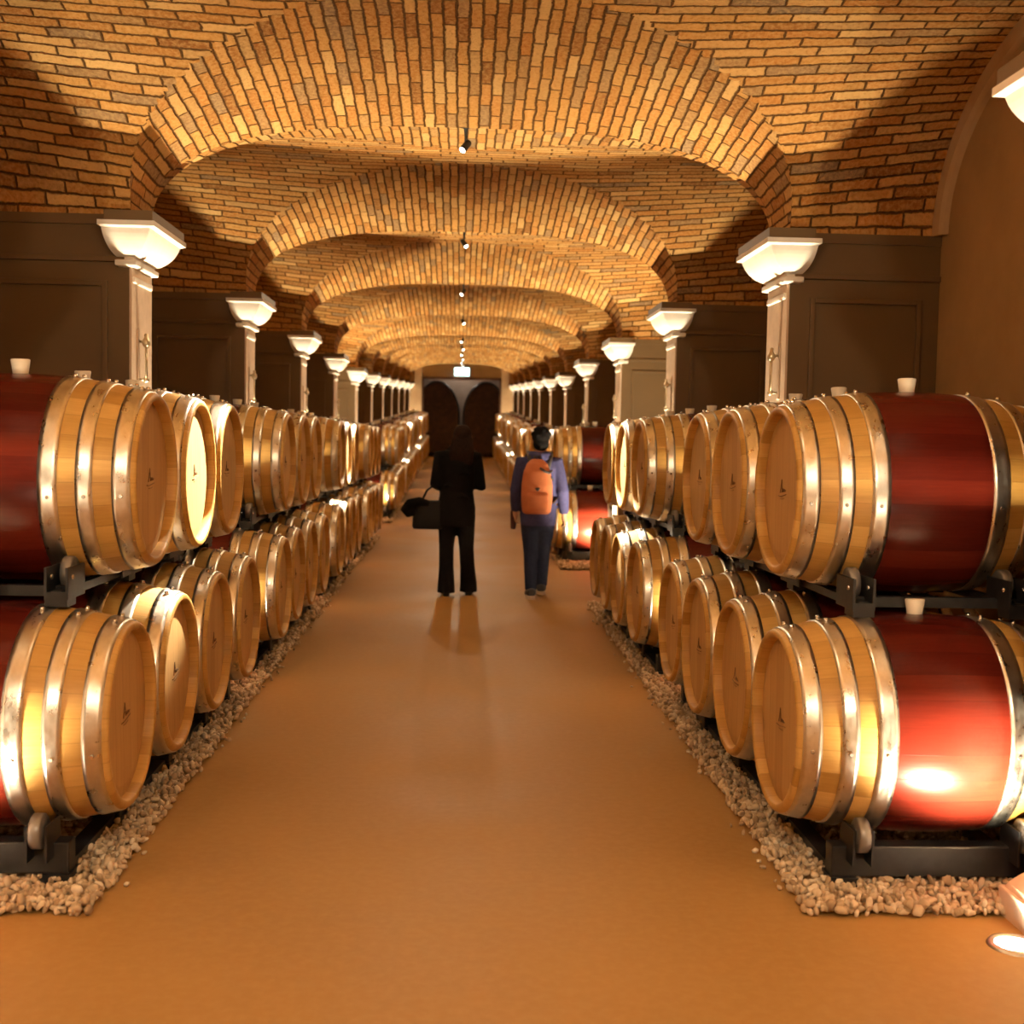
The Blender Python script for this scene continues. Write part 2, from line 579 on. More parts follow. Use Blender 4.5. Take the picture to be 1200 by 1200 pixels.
# end wall with a wide opening into a dim room of large casks
RE = ramp(YEND)
OW, OH = 1.36, 2.78
bm = bmesh.new()
box(bm, -XW, -OW, YEND, YEND + 0.3, RE - 0.1, RE + 3.6)
box(bm, OW, XW, YEND, YEND + 0.3, RE - 0.1, RE + 3.6)
box(bm, -OW, OW, YEND, YEND + 0.3, RE + OH, RE + 3.6, 1)
struct('wall_end', mesh_of('wall_end', bm, [M['trim'], M['greywall']]))
bm = bmesh.new()
for sx in (-1, 1):
    box(bm, min(sx * OW, sx * (OW - 0.07)), max(sx * OW, sx * (OW - 0.07)), YEND - 0.04, YEND + 0.34, RE - 0.05, RE + OH)
box(bm, -OW, OW, YEND - 0.04, YEND + 0.34, RE + OH - 0.08, RE + OH)
struct('trim_1', mesh_of('trim_1', bm, M['darkwood']))
bm = bmesh.new()
box(bm, -3.0, 3.0, YEND + 5.5, YEND + 5.7, RE - 0.1, RE + 3.6)
box(bm, -3.1, -3.0, YEND + 0.3, YEND + 5.7, RE - 0.1, RE + 3.6)
box(bm, 3.0, 3.1, YEND + 0.3, YEND + 5.7, RE - 0.1, RE + 3.6)
box(bm, -3.1, 3.1, YEND + 0.3, YEND + 5.7, RE + 3.6, RE + 3.7)
struct('wall_cask_room', mesh_of('wall_cask_room', bm, M['greywall']))

# plaster bands that follow the vault on the side walls
tn = 2
for k in range(-1, 4):
    yc = P0 + S * (k + 0.5)
    for sx in (-1, 1):
        bm = bmesh.new()
        rings = []
        N = 48
        for i in range(N + 1):
            th = PI * i / N
            t = math.cos(th)
            tq = np.sign(t) * min(1.0, abs(t))
            z = ZS + float(vaultB(np.array([XW]), np.array([tq]))[0]) if abs(t) < 1 else ZS
            y = yc - HB * t
            # inward normal of the arch in the wall plane
            ny, nz = math.cos(th) * 0.9, -math.sin(th)
            rr = []
            for d, w in ((-0.01, 0.0), (-0.01, 0.055), (0.075, 0.045), (0.095, 0.025), (0.105, 0.0)):
                rr.append(bm.verts.new((sx * (XW - w), y + ny * d, z + nz * d)))
            rings.append(rr)
        for a, b in zip(rings, rings[1:]):
            for i in range(4):
                f = bm.faces.new((a[i], a[i + 1], b[i + 1], b[i])); f.smooth = False
        bmesh.ops.recalc_face_normals(bm, faces=bm.faces)
        struct('trim_%d' % tn, mesh_of('trim_%d' % tn, bm, M['trim']))
        tn += 1

ORD = ['first', 'second', 'third', 'fourth', 'fifth', 'sixth', 'seventh', 'eighth', 'ninth', 'tenth', 'eleventh', 'twelfth']
SIDE = {1: 'right', -1: 'left'}


# ------------------------------------------------------------------ pillars
def pillar_meshes():
    """Built for the right side (aisle face towards -x); local origin on the floor at the aisle face centre."""
    L = {}
    h = TH / 2
    D = XW - XP
    bm = bmesh.new()
    box(bm, 0.008, D, -h, h, -0.05, ZS + 0.02)
    # impost slab between capital and brick
    box(bm, -0.13, D, -h - 0.13, h + 0.13, ZS - 0.055, ZS, bevel=0.004) if False else None
    L['body'] = mesh_of('body', bm, M['taupe'])
    bm = bmesh.new()
    box(bm, -0.15, 0.10, -h - 0.15, h + 0.15, ZS - 0.05, ZS + 0.003)
    box(bm, 0.10, D, -h - 0.012, h + 0.012, ZS - 0.05, ZS + 0.003)
    L['impost'] = mesh_of('impost', bm, M['taupe'])
    # pale pilaster face
    bm = bmesh.new()
    box(bm, -0.004, 0.008, -h, h, 0.0, ZS - 0.05)
    L['face'] = mesh_of('face', bm, M['pil'])
    # capital: rings in plan (rectangle growing outward) with a cove profile
    bm = bmesh.new()
    zt = ZS - 0.05
    prof = [(0.002, zt - 0.222), (0.030, zt - 0.216), (0.034, zt - 0.210), (0.034, zt - 0.188), (0.016, zt - 0.182), (0.016, zt - 0.172)]
    for i in range(1, 10):
        a = i / 9 * PI / 2
        prof.append((0.016 + 0.114 * (0.6 * math.sin(a) + 0.4 * i / 9), zt - 0.172 + 0.132 * (0.55 * (1 - math.cos(a)) + 0.45 * i / 9)))
    prof += [(0.132, zt - 0.034), (0.160, zt - 0.026), (0.160, zt)]
    xi = 0.06
    rings = []
    for o, z in prof:
        ring = [(xi + o * 0.45, -h - o), (-o, -h - o), (-o, h + o), (xi + o * 0.45, h + o)]
        rings.append([bm.verts.new((x, y, z)) for x, y in ring])
    for a, b in zip(rings, rings[1:]):
        for i in range(4):
            j = (i + 1) % 4
            bm.faces.new((a[i], b[i], b[j], a[j]))
    bm.faces.new(rings[0]); bm.faces.new(list(reversed(rings[-1])))
    bmesh.ops.recalc_face_normals(bm, faces=bm.faces)
    L['capital'] = mesh_of('capital', bm, M['cap'])
    bm = bmesh.new()
    box(bm, -0.016, 0.03, -h + 0.02, h - 0.02, zt - 0.30, zt - 0.265, bevel=0.010)
    L['necking'] = mesh_of('necking', bm, M['cap'])
    # plinth
    bm = bmesh.new()
    box(bm, -0.085, 0.12, -h - 0.05, h + 0.05, -0.02, 0.085, bevel=0.006)
    rr = []
    for o, z in ((0.075, 0.085), (0.068, 0.10), (0.04, 0.125), (0.02, 0.14), (0.0, 0.145)):
        oy = o * 0.35
        rr.append([bm.verts.new(p) for p in ((0.1, -h - oy, z), (-o, -h - oy, z), (-o, h + oy, z), (0.1, h + oy, z))])
    for a, b in zip(rr, rr[1:]):
        for i in range(4):
            j = (i + 1) % 4
            bm.faces.new((a[i], b[i], b[j], a[j]))
    bmesh.ops.recalc_face_normals(bm, faces=bm.faces)
    L['base'] = mesh_of('base', bm, M['pil'])
    # panel mouldings on both wide faces
    bm = bmesh.new()
    for s in (-1, 1):
        y0, y1 = (h, h + 0.02) if s > 0 else (-h - 0.02, -h)
        x0, x1, z0, z1 = 0.12, D - 0.10, 0.35, 2.23
        w = 0.028
        box(bm, x0, x0 + w, y0, y1, z0, z1, bevel=0.004); box(bm, x1 - w, x1, y0, y1, z0, z1, bevel=0.004)
        box(bm, x0 + w, x1 - w, y0, y1, z1 - w, z1, bevel=0.004); box(bm, x0 + w, x1 - w, y0, y1, z0, z0 + w, bevel=0.004)
        box(bm, 0.03, D, y0, y1, 2.33, 2.36, bevel=0.004)
    L['panel'] = mesh_of('panel', bm, M['taupe'])
    return L


PL = pillar_meshes()
for k in range(K0, K1 + 1):
    for sx in (-1, 1):
        y = P0 + S * k
        if k >= 1:
            lab = 'taupe pillar with white capital, %s from the front along the %s barrel row' % (ORD[k - 1], SIDE[sx])
        elif k == 0:
            lab = 'near %s pillar at the front edge of the gravel, before the first barrels' % SIDE[sx]
        else:
            lab = '%s pillar of the open front hall, %s before the barrels begin' % (SIDE[sx], 'one bay' if k == -1 else 'two bays')
        r = empty('pillar', lab, 'pillar', (sx * XP, y, ramp(y)), 0 if sx > 0 else PI, 'pillars along the aisle')
        r['kind'] = 'thing'
        obj('body', PL['body'], r)
        obj('impost_slab', PL['impost'], r)
        o = obj('aisle_face', PL['face'], r); o['label'] = 'pale stone face towards the aisle'
        o = obj('capital', PL['capital'], r); o['label'] = 'white flared capital'
        obj('necking_band', PL['necking'], r)
        obj('plinth', PL['base'], r)
        obj('panel_moulding', PL['panel'], r)

# wall brackets on the pale pillar faces
bm = bmesh.new()
lathe(bm, [(0.0, 0.0), (0.012, 0.002), (0.018, 0.016), (0.012, 0.03), (0.006, 0.036), (0.0, 0.037)], 12, 'z', (-0.045, 0, 0.0))
lathe(bm, [(0.0, 0.19), (0.014, 0.192), (0.024, 0.21), (0.020, 0.23), (0.010, 0.245), (0.013, 0.26), (0.0, 0.268)], 12, 'z', (-0.045, 0, 0.0))
for s in (-1, 1):
    cyl(bm, (-0.045, s * 0.011, 0.02), (-0.045, s * 0.013, 0.2), 0.0045, n=8)
cyl(bm, (-0.045, 0, 0.222), (0.0, 0, 0.222), 0.008, n=8)
cyl(bm, (-0.045, 0, 0.016), (0.0, 0, 0.016), 0.007, n=8)
wb = mesh_of('fitting', bm, M['brass'])
bm = bmesh.new(); box(bm, -0.008, 0.004, -0.025, 0.025, -0.02, 0.29, bevel=0.003)
wbp = mesh_of('back_plate', bm, M['pil'])
for k in range(1, 5):
    for sx in (-1, 1):
        y = P0 + S * k
        r = empty('wall_bracket', 'small metal bracket of two rods on the face of the %s %s pillar' % (ORD[k - 1], SIDE[sx]), 'bracket',
                  (sx * (XP - 0.006), y - 0.09, 1.70), 0 if sx > 0 else PI, 'brackets on the pillar faces')
        obj('rods', wb, r); obj('back_plate', wbp, r)


# ------------------------------------------------------------------ barrels
RB, REND, HL = 0.364, 0.302, 0.48
def rad(x): return RB - (RB - REND) * (abs(x) / HL) ** 2.0
NSEG = 64


def uv_lathe(bm, prof, mats=0, n=NSEG):
    """Surface of revolution about x with UV u = turn, v = x length."""
    uvl = bm.loops.layers.uv.get('UVMap') or bm.loops.layers.uv.new('UVMap')
    vs = [[bm.verts.new((x, math.cos(2 * PI * k / n) * r, math.sin(2 * PI * k / n) * r)) for k in range(n)] for x, r in prof]
    for a in range(len(prof) - 1):
        for k in range(n):
            j = (k + 1) % n
            f = bm.faces.new((vs[a][k], vs[a + 1][k], vs[a + 1][j], vs[a][j]))
            f.smooth = True
            f.material_index = mats
            for lp, (uu, vv) in zip(f.loops, ((k / n, prof[a][0]), (k / n, prof[a + 1][0]), ((k + 1) / n, prof[a + 1][0]), ((k + 1) / n, prof[a][0]))):
                lp[uvl].uv = (uu, vv)
    return vs


XRED = 0.176
HOOPS = [(0.405, 0.462), (0.293, 0.345), (0.176, 0.236)]


def bm_staves(mat=0, ends=(-1, 1)):
    bm = bmesh.new()
    for s in ends:
        prof = [(s * x, rad(x)) for x in np.linspace(XRED, HL - 0.006, 14)]
        prof += [(s * HL, REND - 0.006), (s * HL, REND - 0.020), (s * (HL - 0.006), REND - 0.026), (s * (HL - 0.045), REND - 0.028)]
        uv_lathe(bm, prof, mat)
    return bm


def bm_band(mat=0):
    bm = bmesh.new()
    uv_lathe(bm, [(x, rad(x) + 0.0004) for x in np.linspace(-XRED - 0.004, XRED + 0.004, 15)], mat)
    return bm


def bm_hoop(i, s, mat=0, bolt=1):
    bm = bmesh.new()
    x0, x1 = HOOPS[i]
    th = 0.004
    prof = [(s * x0, rad(x0) - 0.002)] + [(s * x, rad(x) + th) for x in np.linspace(x0, x1, 5)] + [(s * x1, rad(x1) - 0.002)]
    uv_lathe(bm, prof, mat)
    xc = (x0 + x1) / 2
    for ang in (-8, 188):
        a = math.radians(ang)
        r = rad(xc) + th
        p = Vector((s * xc, math.cos(a) * r, math.sin(a) * r)); nrm = Vector((0, math.cos(a), math.sin(a)))
        for rr in cyl(bm, p - nrm * 0.002, p + nrm * 0.004, 0.008, 0.006, 8, bolt): pass
    for ang in (82, 98):      # small clips where the hoop ends overlap on top
        a = math.radians(ang)
        r = rad(xc) + th
        p = Vector((s * xc, math.cos(a) * r, math.sin(a) * r)); nrm = Vector((0, math.cos(a), math.sin(a)))
        cyl(bm, p - nrm * 0.002, p + nrm * 0.012, 0.010, 0.007, 8, bolt)
    return bm


def bm_head(s, mat=0):
    bm = bmesh.new()
    n = 48
    x = s * (HL - 0.030)
    prev = None
    for r, dx in ((0.0, 0), (0.14, 0), (0.235, 0.0), (REND - 0.027, -0.006)):
        ring = [bm.verts.new((x + s * dx, math.cos(2 * PI * k / n) * r, math.sin(2 * PI * k / n) * r)) for k in range(n)] if r else [bm.verts.new((x, 0, 0))]
        if prev is not None:
            for k in range(n):
                j = (k + 1) % n
                f = bm.faces.new((prev[0], ring[k], ring[j])) if len(prev) == 1 else bm.faces.new((prev[k], ring[k], ring[j], prev[j]))
                f.material_index = mat
        prev = ring
    bmesh.ops.recalc_face_normals(bm, faces=bm.faces)
    return bm


def bm_bung(mat=0):
    bm = bmesh.new()
    lathe(bm, [(0.0, RB + 0.05), (0.030, RB + 0.05), (0.033, RB + 0.047), (0.026, RB + 0.0), (0.024, RB - 0.02)], 20, 'z', mat=mat)
    return bm


def bm_logo(mat=0):
    """Small burnt script mark on the aisle-facing head: a peaked initial, a short scrawl and an underline."""
    bm = bmesh.new()
    x = -(HL - 0.030) - 0.0015
    def stroke(pts, r):
        tube(bm, [(x, -p[0] * 0.85, p[1] * 0.8 - 0.01) for p in pts], [r * 0.65] * len(pts), 6, mat)
    stroke([(-0.030, 0.000), (-0.020, 0.022), (-0.008, 0.060), (-0.002, 0.030), (0.004, 0.002)], 0.0022)
    stroke([(-0.022, 0.018), (-0.006, 0.022), (0.006, 0.020)], 0.0018)
    stroke([(0.008, 0.004), (0.014, 0.018), (0.020, 0.004), (0.027, 0.017), (0.033, 0.004), (0.040, 0.016), (0.048, 0.005), (0.060, 0.012)], 0.0018)
    stroke([(-0.058, -0.014), (-0.02, -0.017), (0.03, -0.012), (0.066, -0.008)], 0.0022)
    stroke([(-0.030, -0.028), (0.0, -0.030), (0.034, -0.026)], 0.0014)
    return bm


ME = {'staves-1': mesh_of('staves', bm_staves(0, (-1,)), M['oak']), 'staves1': mesh_of('staves', bm_staves(0, (1,)), M['oak']),
      'band': mesh_of('band', bm_band(), M['red']),
      'bung': mesh_of('bung', bm_bung(), M['bung']),
      'logo': mesh_of('logo', bm_logo(), M['ink'])}
for s in (-1, 1):
    ME['head%d' % s] = mesh_of('head', bm_head(s), M['head'])
    for i in range(3):
        ME['hoop%d%d' % (i, s)] = mesh_of('hoop', bm_hoop(i, s), [M['hoop'], M['bolt']])


def merge_bm(parts):
    """One mesh out of several (for barrels too small in the photo to show their parts)."""
    me = bpy.data.meshes.new('barrel')
    bm = bmesh.new()
    bm.loops.layers.uv.new('UVMap')
    for b in parts:
        tmp = bpy.data.meshes.new('t'); b.to_mesh(tmp); b.free()
        bm.from_mesh(tmp); bpy.data.meshes.remove(tmp)
    bm.normal_update(); bm.to_mesh(me); bm.free()
    for m in ('oak', 'red', 'hoop', 'head', 'bung', 'bolt'): me.materials.append(M[m])
    return me


far_barrel = merge_bm([bm_staves(0), bm_band(1)] + [bm_hoop(i, s, 2, 5) for i in range(3) for s in (-1, 1)] + [bm_head(-1, 3), bm_head(1, 3), bm_bung(4)])

ZL, ZU = 0.500, 1.262
XCL = {1: 1.555, -1: 1.545}
XCU = {1: 1.615, -1: 1.565}
proto = []


def make_barrel(label, loc, rot, group):
    t = empty('wine_barrel', label, 'barrel', loc, 0, group)
    t.rotation_euler = rot
    for s in (-1, 1): obj('staves', ME['staves%d' % s], t)
    o = obj('painted_band', ME['band'], t); o['label'] = 'dark wine-red middle band'
    for s in (-1, 1):
        obj('head', ME['head%d' % s], t)
        for i in range(3): obj('hoop', ME['hoop%d%d' % (i, s)], t)
    o = obj('bung', ME['bung'], t); o['label'] = 'cream silicone bung'
    obj('logo', ME['logo'], t)
    return t


def copy_thing(src, label, loc, rot, group):
    c = src.copy(); COL.objects.link(c)
    c.location = loc; c.rotation_euler = rot
    c['label'] = label; c['group'] = group
    for ch in src.children:
        d = ch.copy(); COL.objects.link(d); d.parent = c
    return c


OPEN = {(3, 1), (5, -1)}     # bays left free of barrels (openings between the stacks)
POSL = ['frontmost', 'second', 'third', 'rearmost']
POSU = ['frontmost', 'middle', 'rearmost']
src = None
for k in range(1, K1 + 1):
    y0 = P0 + S * (k - 1) + TH / 2 + 0.45
    sl = math.atan(SLOPE) if k > 5 else 0.0
    for sx in (-1, 1):
        if (k, sx) in OPEN: continue
        for row, n, z, xc, off in (('lower', 4, ZL, XCL[sx], 0.0), ('upper', 3, ZU, XCU[sx], BP / 2)):
            for i in range(n):
                y = y0 + off + BP * i
                pos = (POSL if n == 4 else POSU)[i]
                lab = 'oak barrel with red band, %s in the %s row before the %s %s pillar' % (pos, row, ORD[k - 1], SIDE[sx])
                jx = random.uniform(-0.012, 0.012)
                roll = math.radians(random.uniform(-5, 5))
                loc = (sx * (xc + jx), y, z + ramp(y))
                rot = (roll, 0, 0 if sx > 0 else PI)
                grp = '%s row barrels along the %s of the aisle' % (row, SIDE[sx])
                if k <= 5:
                    if src is None: src = make_barrel(lab, loc, rot, grp)
                    else: copy_thing(src, lab, loc, rot, grp)
                else:
                    o = obj('wine_barrel', far_barrel, None, loc, rot)
                    tag(o, lab, 'barrel', grp)


# ------------------------------------------------------------------ barrel racks
def bm_wheel(mat=0):
    bm = bmesh.new()
    lathe(bm, [(0.0, -0.019), (0.030, -0.019), (0.034, -0.014), (0.049, -0.019), (0.055, -0.014), (0.055, 0.014), (0.049, 0.019), (0.034, 0.014), (0.030, 0.019), (0.0, 0.019)], 24, 'x', mat=mat)
    cyl(bm, (-0.028, 0, 0), (0.028, 0, 0), 0.009, n=8, mat=mat)
    return bm


ME['wheel'] = mesh_of('roller', bm_wheel(), M['wheel'])


def lower_rack_bm(xo):
    """Local: x from barrel centre, y from the bay's first barrel, z from the floor."""
    bm = bmesh.new()
    ys = [-0.20] + [BP * (j + 0.5) for j in range(3)] + [BP * 3 + 0.20]
    for y in ys:
        box(bm, -0.345, 0.345, y - 0.035, y + 0.035, 0.045, 0.145, bevel=0.006)
    for x in (-0.30, 0.30):
        box(bm, x - 0.03, x + 0.03, -0.20, BP * 3 + 0.20, 0.03, 0.06)
        for y in ys: box(bm, x - 0.05, x + 0.05, y - 0.05, y + 0.05, 0.0, 0.046)
    for i in range(4):
        for s in (-1, 1):
            for x in (-0.265, 0.265):
                yw = BP * i + s * 0.27
                yb = min(ys, key=lambda q: abs(q - yw))
                for dx in (-0.030, 0.030):
                    box(bm, x + dx - 0.004, x + dx + 0.004, min(yw, yb) - 0.03, max(yw, yb) + 0.03, 0.10, 0.215)
    return bm


def upper_rack_bm():
    """Local: y from the bay's first lower barrel; stands on the tops of the lower barrels (z 0.83)."""
    bm = bmesh.new()
    for j in range(4):
        y = BP * j + (0.062 if j < 3 else -0.062)
        box(bm, -0.30, 0.30, y - 0.02, y + 0.02, 0.880, 0.915)
        for x in (-0.265, 0.265):
            for dx in (-0.034, 0.034):
                ya = BP * j + (-0.045 if j == 0 else -0.135)
                yb = BP * j + (0.045 if j == 3 else 0.135)
                box(bm, x + dx - 0.005, x + dx + 0.005, ya, yb, 0.879, 0.984, bevel=0.002)
            box(bm, x - 0.036, x + 0.036, BP * j - 0.045, BP * j + 0.045, 0.856, 0.904)
    for x in (-0.265, 0.265):
        box(bm, x - 0.016, x + 0.016, -0.04, BP * 3 + 0.04, 0.880, 0.908)
    return bm


WL = [(x, BP * i + s * 0.27, ZL - math.sqrt(0.409 ** 2 - 0.27 ** 2)) for i in range(4) for s in (-1, 1) for x in (-0.265, 0.265)]
WU = [(x, BP * (i + 0.5) + s * 0.27, ZU - math.sqrt(0.409 ** 2 - 0.27 ** 2)) for i in range(3) for s in (-1, 1) for x in (-0.265, 0.265)]
BOLT = bmesh.new()
for x in (-0.265, 0.265):
    for dx in (-0.034, 0.034):
        for j in range(4):
            cyl(BOLT, (x + dx - 0.009, BP * j, 0.950), (x + dx + 0.009, BP * j, 0.950), 0.008, n=8)
ME['bolts'] = mesh_of('bolts', BOLT, M['bolt'])
ME['lrack'] = mesh_of('frame', lower_rack_bm(0), M['black'])
ME['urack'] = mesh_of('frame', upper_rack_bm(), M['black'])


def far_rack(bmf, wheels):
    b = bmf
    me = bpy.data.meshes.new('barrel_rack')
    bm = bmesh.new()
    t = bpy.data.meshes.new('t'); b.to_mesh(t); b.free(); bm.from_mesh(t); bpy.data.meshes.remove(t)
    for w in wheels:
        wb_ = bm_wheel(1)
        bmesh.ops.translate(wb_, verts=wb_.verts, vec=w)
        t = bpy.data.meshes.new('t'); wb_.to_mesh(t); wb_.free(); bm.from_mesh(t); bpy.data.meshes.remove(t)
    bm.to_mesh(me); bm.free()
    me.materials.append(M['black']); me.materials.append(M['wheel'])
    return me


ME['lfar'] = far_rack(lower_rack_bm(0), WL)
ME['ufar'] = far_rack(upper_rack_bm(), WU)
for k in range(1, K1 + 1):
    y0 = P0 + S * (k - 1) + TH / 2 + 0.45
    sl = math.atan(SLOPE) if k > 5 else 0.0
    for sx in (-1, 1):
        if (k, sx) in OPEN: continue
        for row in ('lower', 'upper'):
            xc = XCL[sx] if row == 'lower' else XCU[sx]
            lab = ('black steel roller rack on the gravel under the lower barrels before the %s %s pillar' if row == 'lower'
                   else 'black steel roller rack between the two barrel rows before the %s %s pillar') % (ORD[k - 1], SIDE[sx])
            loc = (sx * xc, y0, ramp(y0))
            if k <= 5:
                r = empty('barrel_rack', lab, 'rack', loc, 0, '%s barrel racks' % row, rx=sl)
                obj('frame', ME['lrack' if row == 'lower' else 'urack'], r)
                if row == 'upper': obj('bolts', ME['bolts'], r)
                for w in (WL if row == 'lower' else WU): obj('roller', ME['wheel'], r, w)
            else:
                o = obj('barrel_rack', ME['lfar' if row == 'lower' else 'ufar'], None, loc, (sl, 0, 0))
                tag(o, lab, 'rack', '%s barrel racks' % row)


# ------------------------------------------------------------------ gravel beds
def gravel(sx):
    ico = bmesh.new(); bmesh.ops.create_icosphere(ico, subdivisions=1, radius=1)
    base = np.array([v.co for v in ico.verts]); faces = np.array([[v.index for v in f.verts] for f in ico.faces]); ico.free()
    ico = bmesh.new(); bmesh.ops.create_icosphere(ico, subdivisions=2, radius=1)
    base2 = np.array([v.co for v in ico.verts]); faces2 = np.array([[v.index for v in f.verts] for f in ico.faces]); ico.free()
    def edge(y): return 1.07 + 0.008 * min(max(y - 3.5, 0), 8)
    pts = []
    def fill(y0, y1, xa, xb, sp, r, hz, lod):
        ny = max(1, int((y1 - y0) / sp)); nx = max(1, int((xb - xa) / sp))
        for iy in range(ny):
            for ix in range(nx):
                x = xa + (ix + 0.5 + random.uniform(-0.48, 0.48)) * (xb - xa) / nx
                y = y0 + (iy + 0.5 + random.uniform(-0.48, 0.48)) * (y1 - y0) / ny
                x += edge(y) - 1.02
                if any(b == sx and P0 + S * (a - 1) + 0.3 < y < P0 + S * a - 0.3 for a, b in OPEN): continue
                if y < 3.5 + 0.035 + abs(mnoise.noise((x * 9, y * 3, sx))) * 0.03: continue
                pts.append((sx * x, y, hz * random.uniform(0.35, 1.0), r * random.uniform(0.65, 1.25), lod))
    fill(3.52, 4.7, 1.02, 2.35, 0.023, 0.0132, 0.028, 2)
    fill(3.52, 4.7, 1.03, 2.35, 0.025, 0.0138, 0.042, 2)
    fill(4.7, 8.6, 1.02, 1.75, 0.026, 0.0145, 0.030, 1)
    fill(4.7, 8.6, 1.03, 1.75, 0.028, 0.015, 0.042, 1)
    fill(8.6, 14.0, 1.02, 1.55, 0.034, 0.019, 0.036, 1)
    fill(14.0, 24.0, 1.02, 1.40, 0.055, 0.030, 0.036, 1)
    # a few stray stones beyond the edge
    for _ in range(50):
        y = random.uniform(3.5, 12); x = edge(y) - abs(random.gauss(0, 0.025))
        if any(b == sx and P0 + S * (a - 1) + 0.2 < y < P0 + S * a - 0.2 for a, b in OPEN): continue
        pts.append((sx * x, y, 0.008, 0.013 * random.uniform(0.6, 1.1), 1))
    V, F = [], []
    b0 = 0
    for x, y, z, r, lod in pts:
        bs, fs = (base2, faces2) if lod == 2 else (base, faces)
        q = rng.normal(size=(3, 3)); q, _ = np.linalg.qr(q)
        sc = r * np.array([rng.uniform(0.8, 1.35), rng.uniform(0.7, 1.1), rng.uniform(0.5, 0.85)])
        jit = 1 + 0.22 * np.sin(bs @ (q[0] * 3.1) + rng.uniform(0, 6)) [:, None] + rng.uniform(-0.10, 0.10, (len(bs), 1))
        V.append(bs * jit * sc @ q.T + np.array([x, y, z + ramp(y)]))
        F.append(fs + b0); b0 += len(bs)
    V = np.concatenate(V); F = np.concatenate(F)
    me = bpy.data.meshes.new('gravel')
    me.vertices.add(len(V)); me.vertices.foreach_set('co', V.reshape(-1).astype(np.float32))
    me.loops.add(F.size); me.loops.foreach_set('vertex_index', F.reshape(-1).astype(np.int32))
    me.polygons.add(len(F))
    me.polygons.foreach_set('loop_start', np.arange(0, F.size, 3, dtype=np.int32))
    me.polygons.foreach_set('loop_total', np.full(len(F), 3, np.int32))
    me.update(calc_edges=True)
    me.polygons.foreach_set('use_smooth', [True] * len(F))
    me.materials.append(M['gravel']); me.materials.append(M['gravelbed'])
    o = obj('gravel', me)
    tag(o, 'bed of pale gravel under the %s row of barrels' % SIDE[sx], 'gravel', None, 'stuff')
    # stony underlay
    xs = (1.04, XW)
    bm = bmesh.new()
    spans, a0 = [], 3.57
    for a, b in sorted(OPEN):
        if b == sx:
            spans.append((a0, P0 + S * (a - 1) + 0.3)); a0 = P0 + S * a - 0.3
    spans.append((a0, YEND))
    for y_a, y_b in spans:
        ys = list(np.arange(y_a, y_b - 0.2, 0.7)) + [y_b]
        rows = []
        for y in ys:
            e = edge(y) + 0.02
            rows.append([bm.verts.new((sx * e, y, 0.004 + ramp(y))), bm.verts.new((sx * (e + 0.03), y, 0.016 + ramp(y))), bm.verts.new((sx * XW, y, 0.016 + ramp(y)))])
        for a, b in zip(rows, rows[1:]):
            for i in range(2):
                bm.faces.new((a[i], a[i + 1], b[i + 1], b[i]) if sx > 0 else (a[i], b[i], b[i + 1], a[i + 1]))
    under = obj('gravel_underlay', mesh_of('gravel_underlay', bm, M['gravelbed']), o)
    return o


gravel(-1); gravel(1)

# ------------------------------------------------------------------ lamps
WARM = (1.0, 0.84, 0.56)
P_UP = 470.0
P_SPOT = 2600.0
P_FILL = 105.0
bm = bmesh.new()
lathe(bm, [(0.056, 0.0), (0.056, 0.006), (0.060, 0.009), (0.073, 0.008), (0.078, 0.0)], 32)
ME['uprim'] = mesh_of('rim', bm, M['rimmetal'])
bm = bmesh.new()
lathe(bm, [(0.056, 0.003), (0.04, 0.005), (0.0, 0.006)], 32)
ME['uplens'] = mesh_of('lens', bm, M['lens'])
XL = 1.615
ld_up = bpy.data.lights.new('uplight', 'SPOT')
ld_up.energy = P_UP; ld_up.color = WARM; ld_up.spot_size = math.radians(110); ld_up.spot_blend = 0.85; ld_up.shadow_soft_size = 0.035
ld_up0 = ld_up.copy(); ld_up0.energy = P_UP * 0.72
for k in range(K0, K1 + 1):
    for sx in (-1, 1):
        y = P0 + S * k
        if k >= 1: lab = 'round glowing uplight set in the gravel at the foot of the %s %s pillar' % (ORD[k - 1], SIDE[sx])
        elif k == 0: lab = 'round glowing floor uplight by the plinth of the near %s pillar' % SIDE[sx]
        else: lab = 'round floor uplight of the open front hall, %s side, %s before the barrels' % (SIDE[sx], 'one bay' if k == -1 else 'two bays')
        r = empty('floor_uplight', lab, 'uplight', (sx * XL, y, ramp(y) + (0.02 if k >= 1 else 0.0)), 0, 'floor uplights at the pillars')
        obj('rim', ME['uprim'], r)
        o = obj('lens', ME['uplens'], r); o['label'] = 'glowing lens'
        lo = bpy.data.objects.new('lamp', ld_up0 if k == 0 else ld_up); link(lo, r)
        lo.location = (0, 0, 0.03)
        lo.rotation_euler = Vector((sx * 0.14, 0.50 if k else 0.26, 1)).to_track_quat('-Z', 'Y').to_euler()

# spotlights along the crown
def spot_head():
    bm = bmesh.new()
    lathe(bm, [(0.0, 0.045), (0.014, 0.045), (0.020, 0.038), (0.021, -0.050), (0.019, -0.053), (0.018, -0.040)], 20)
    return bm


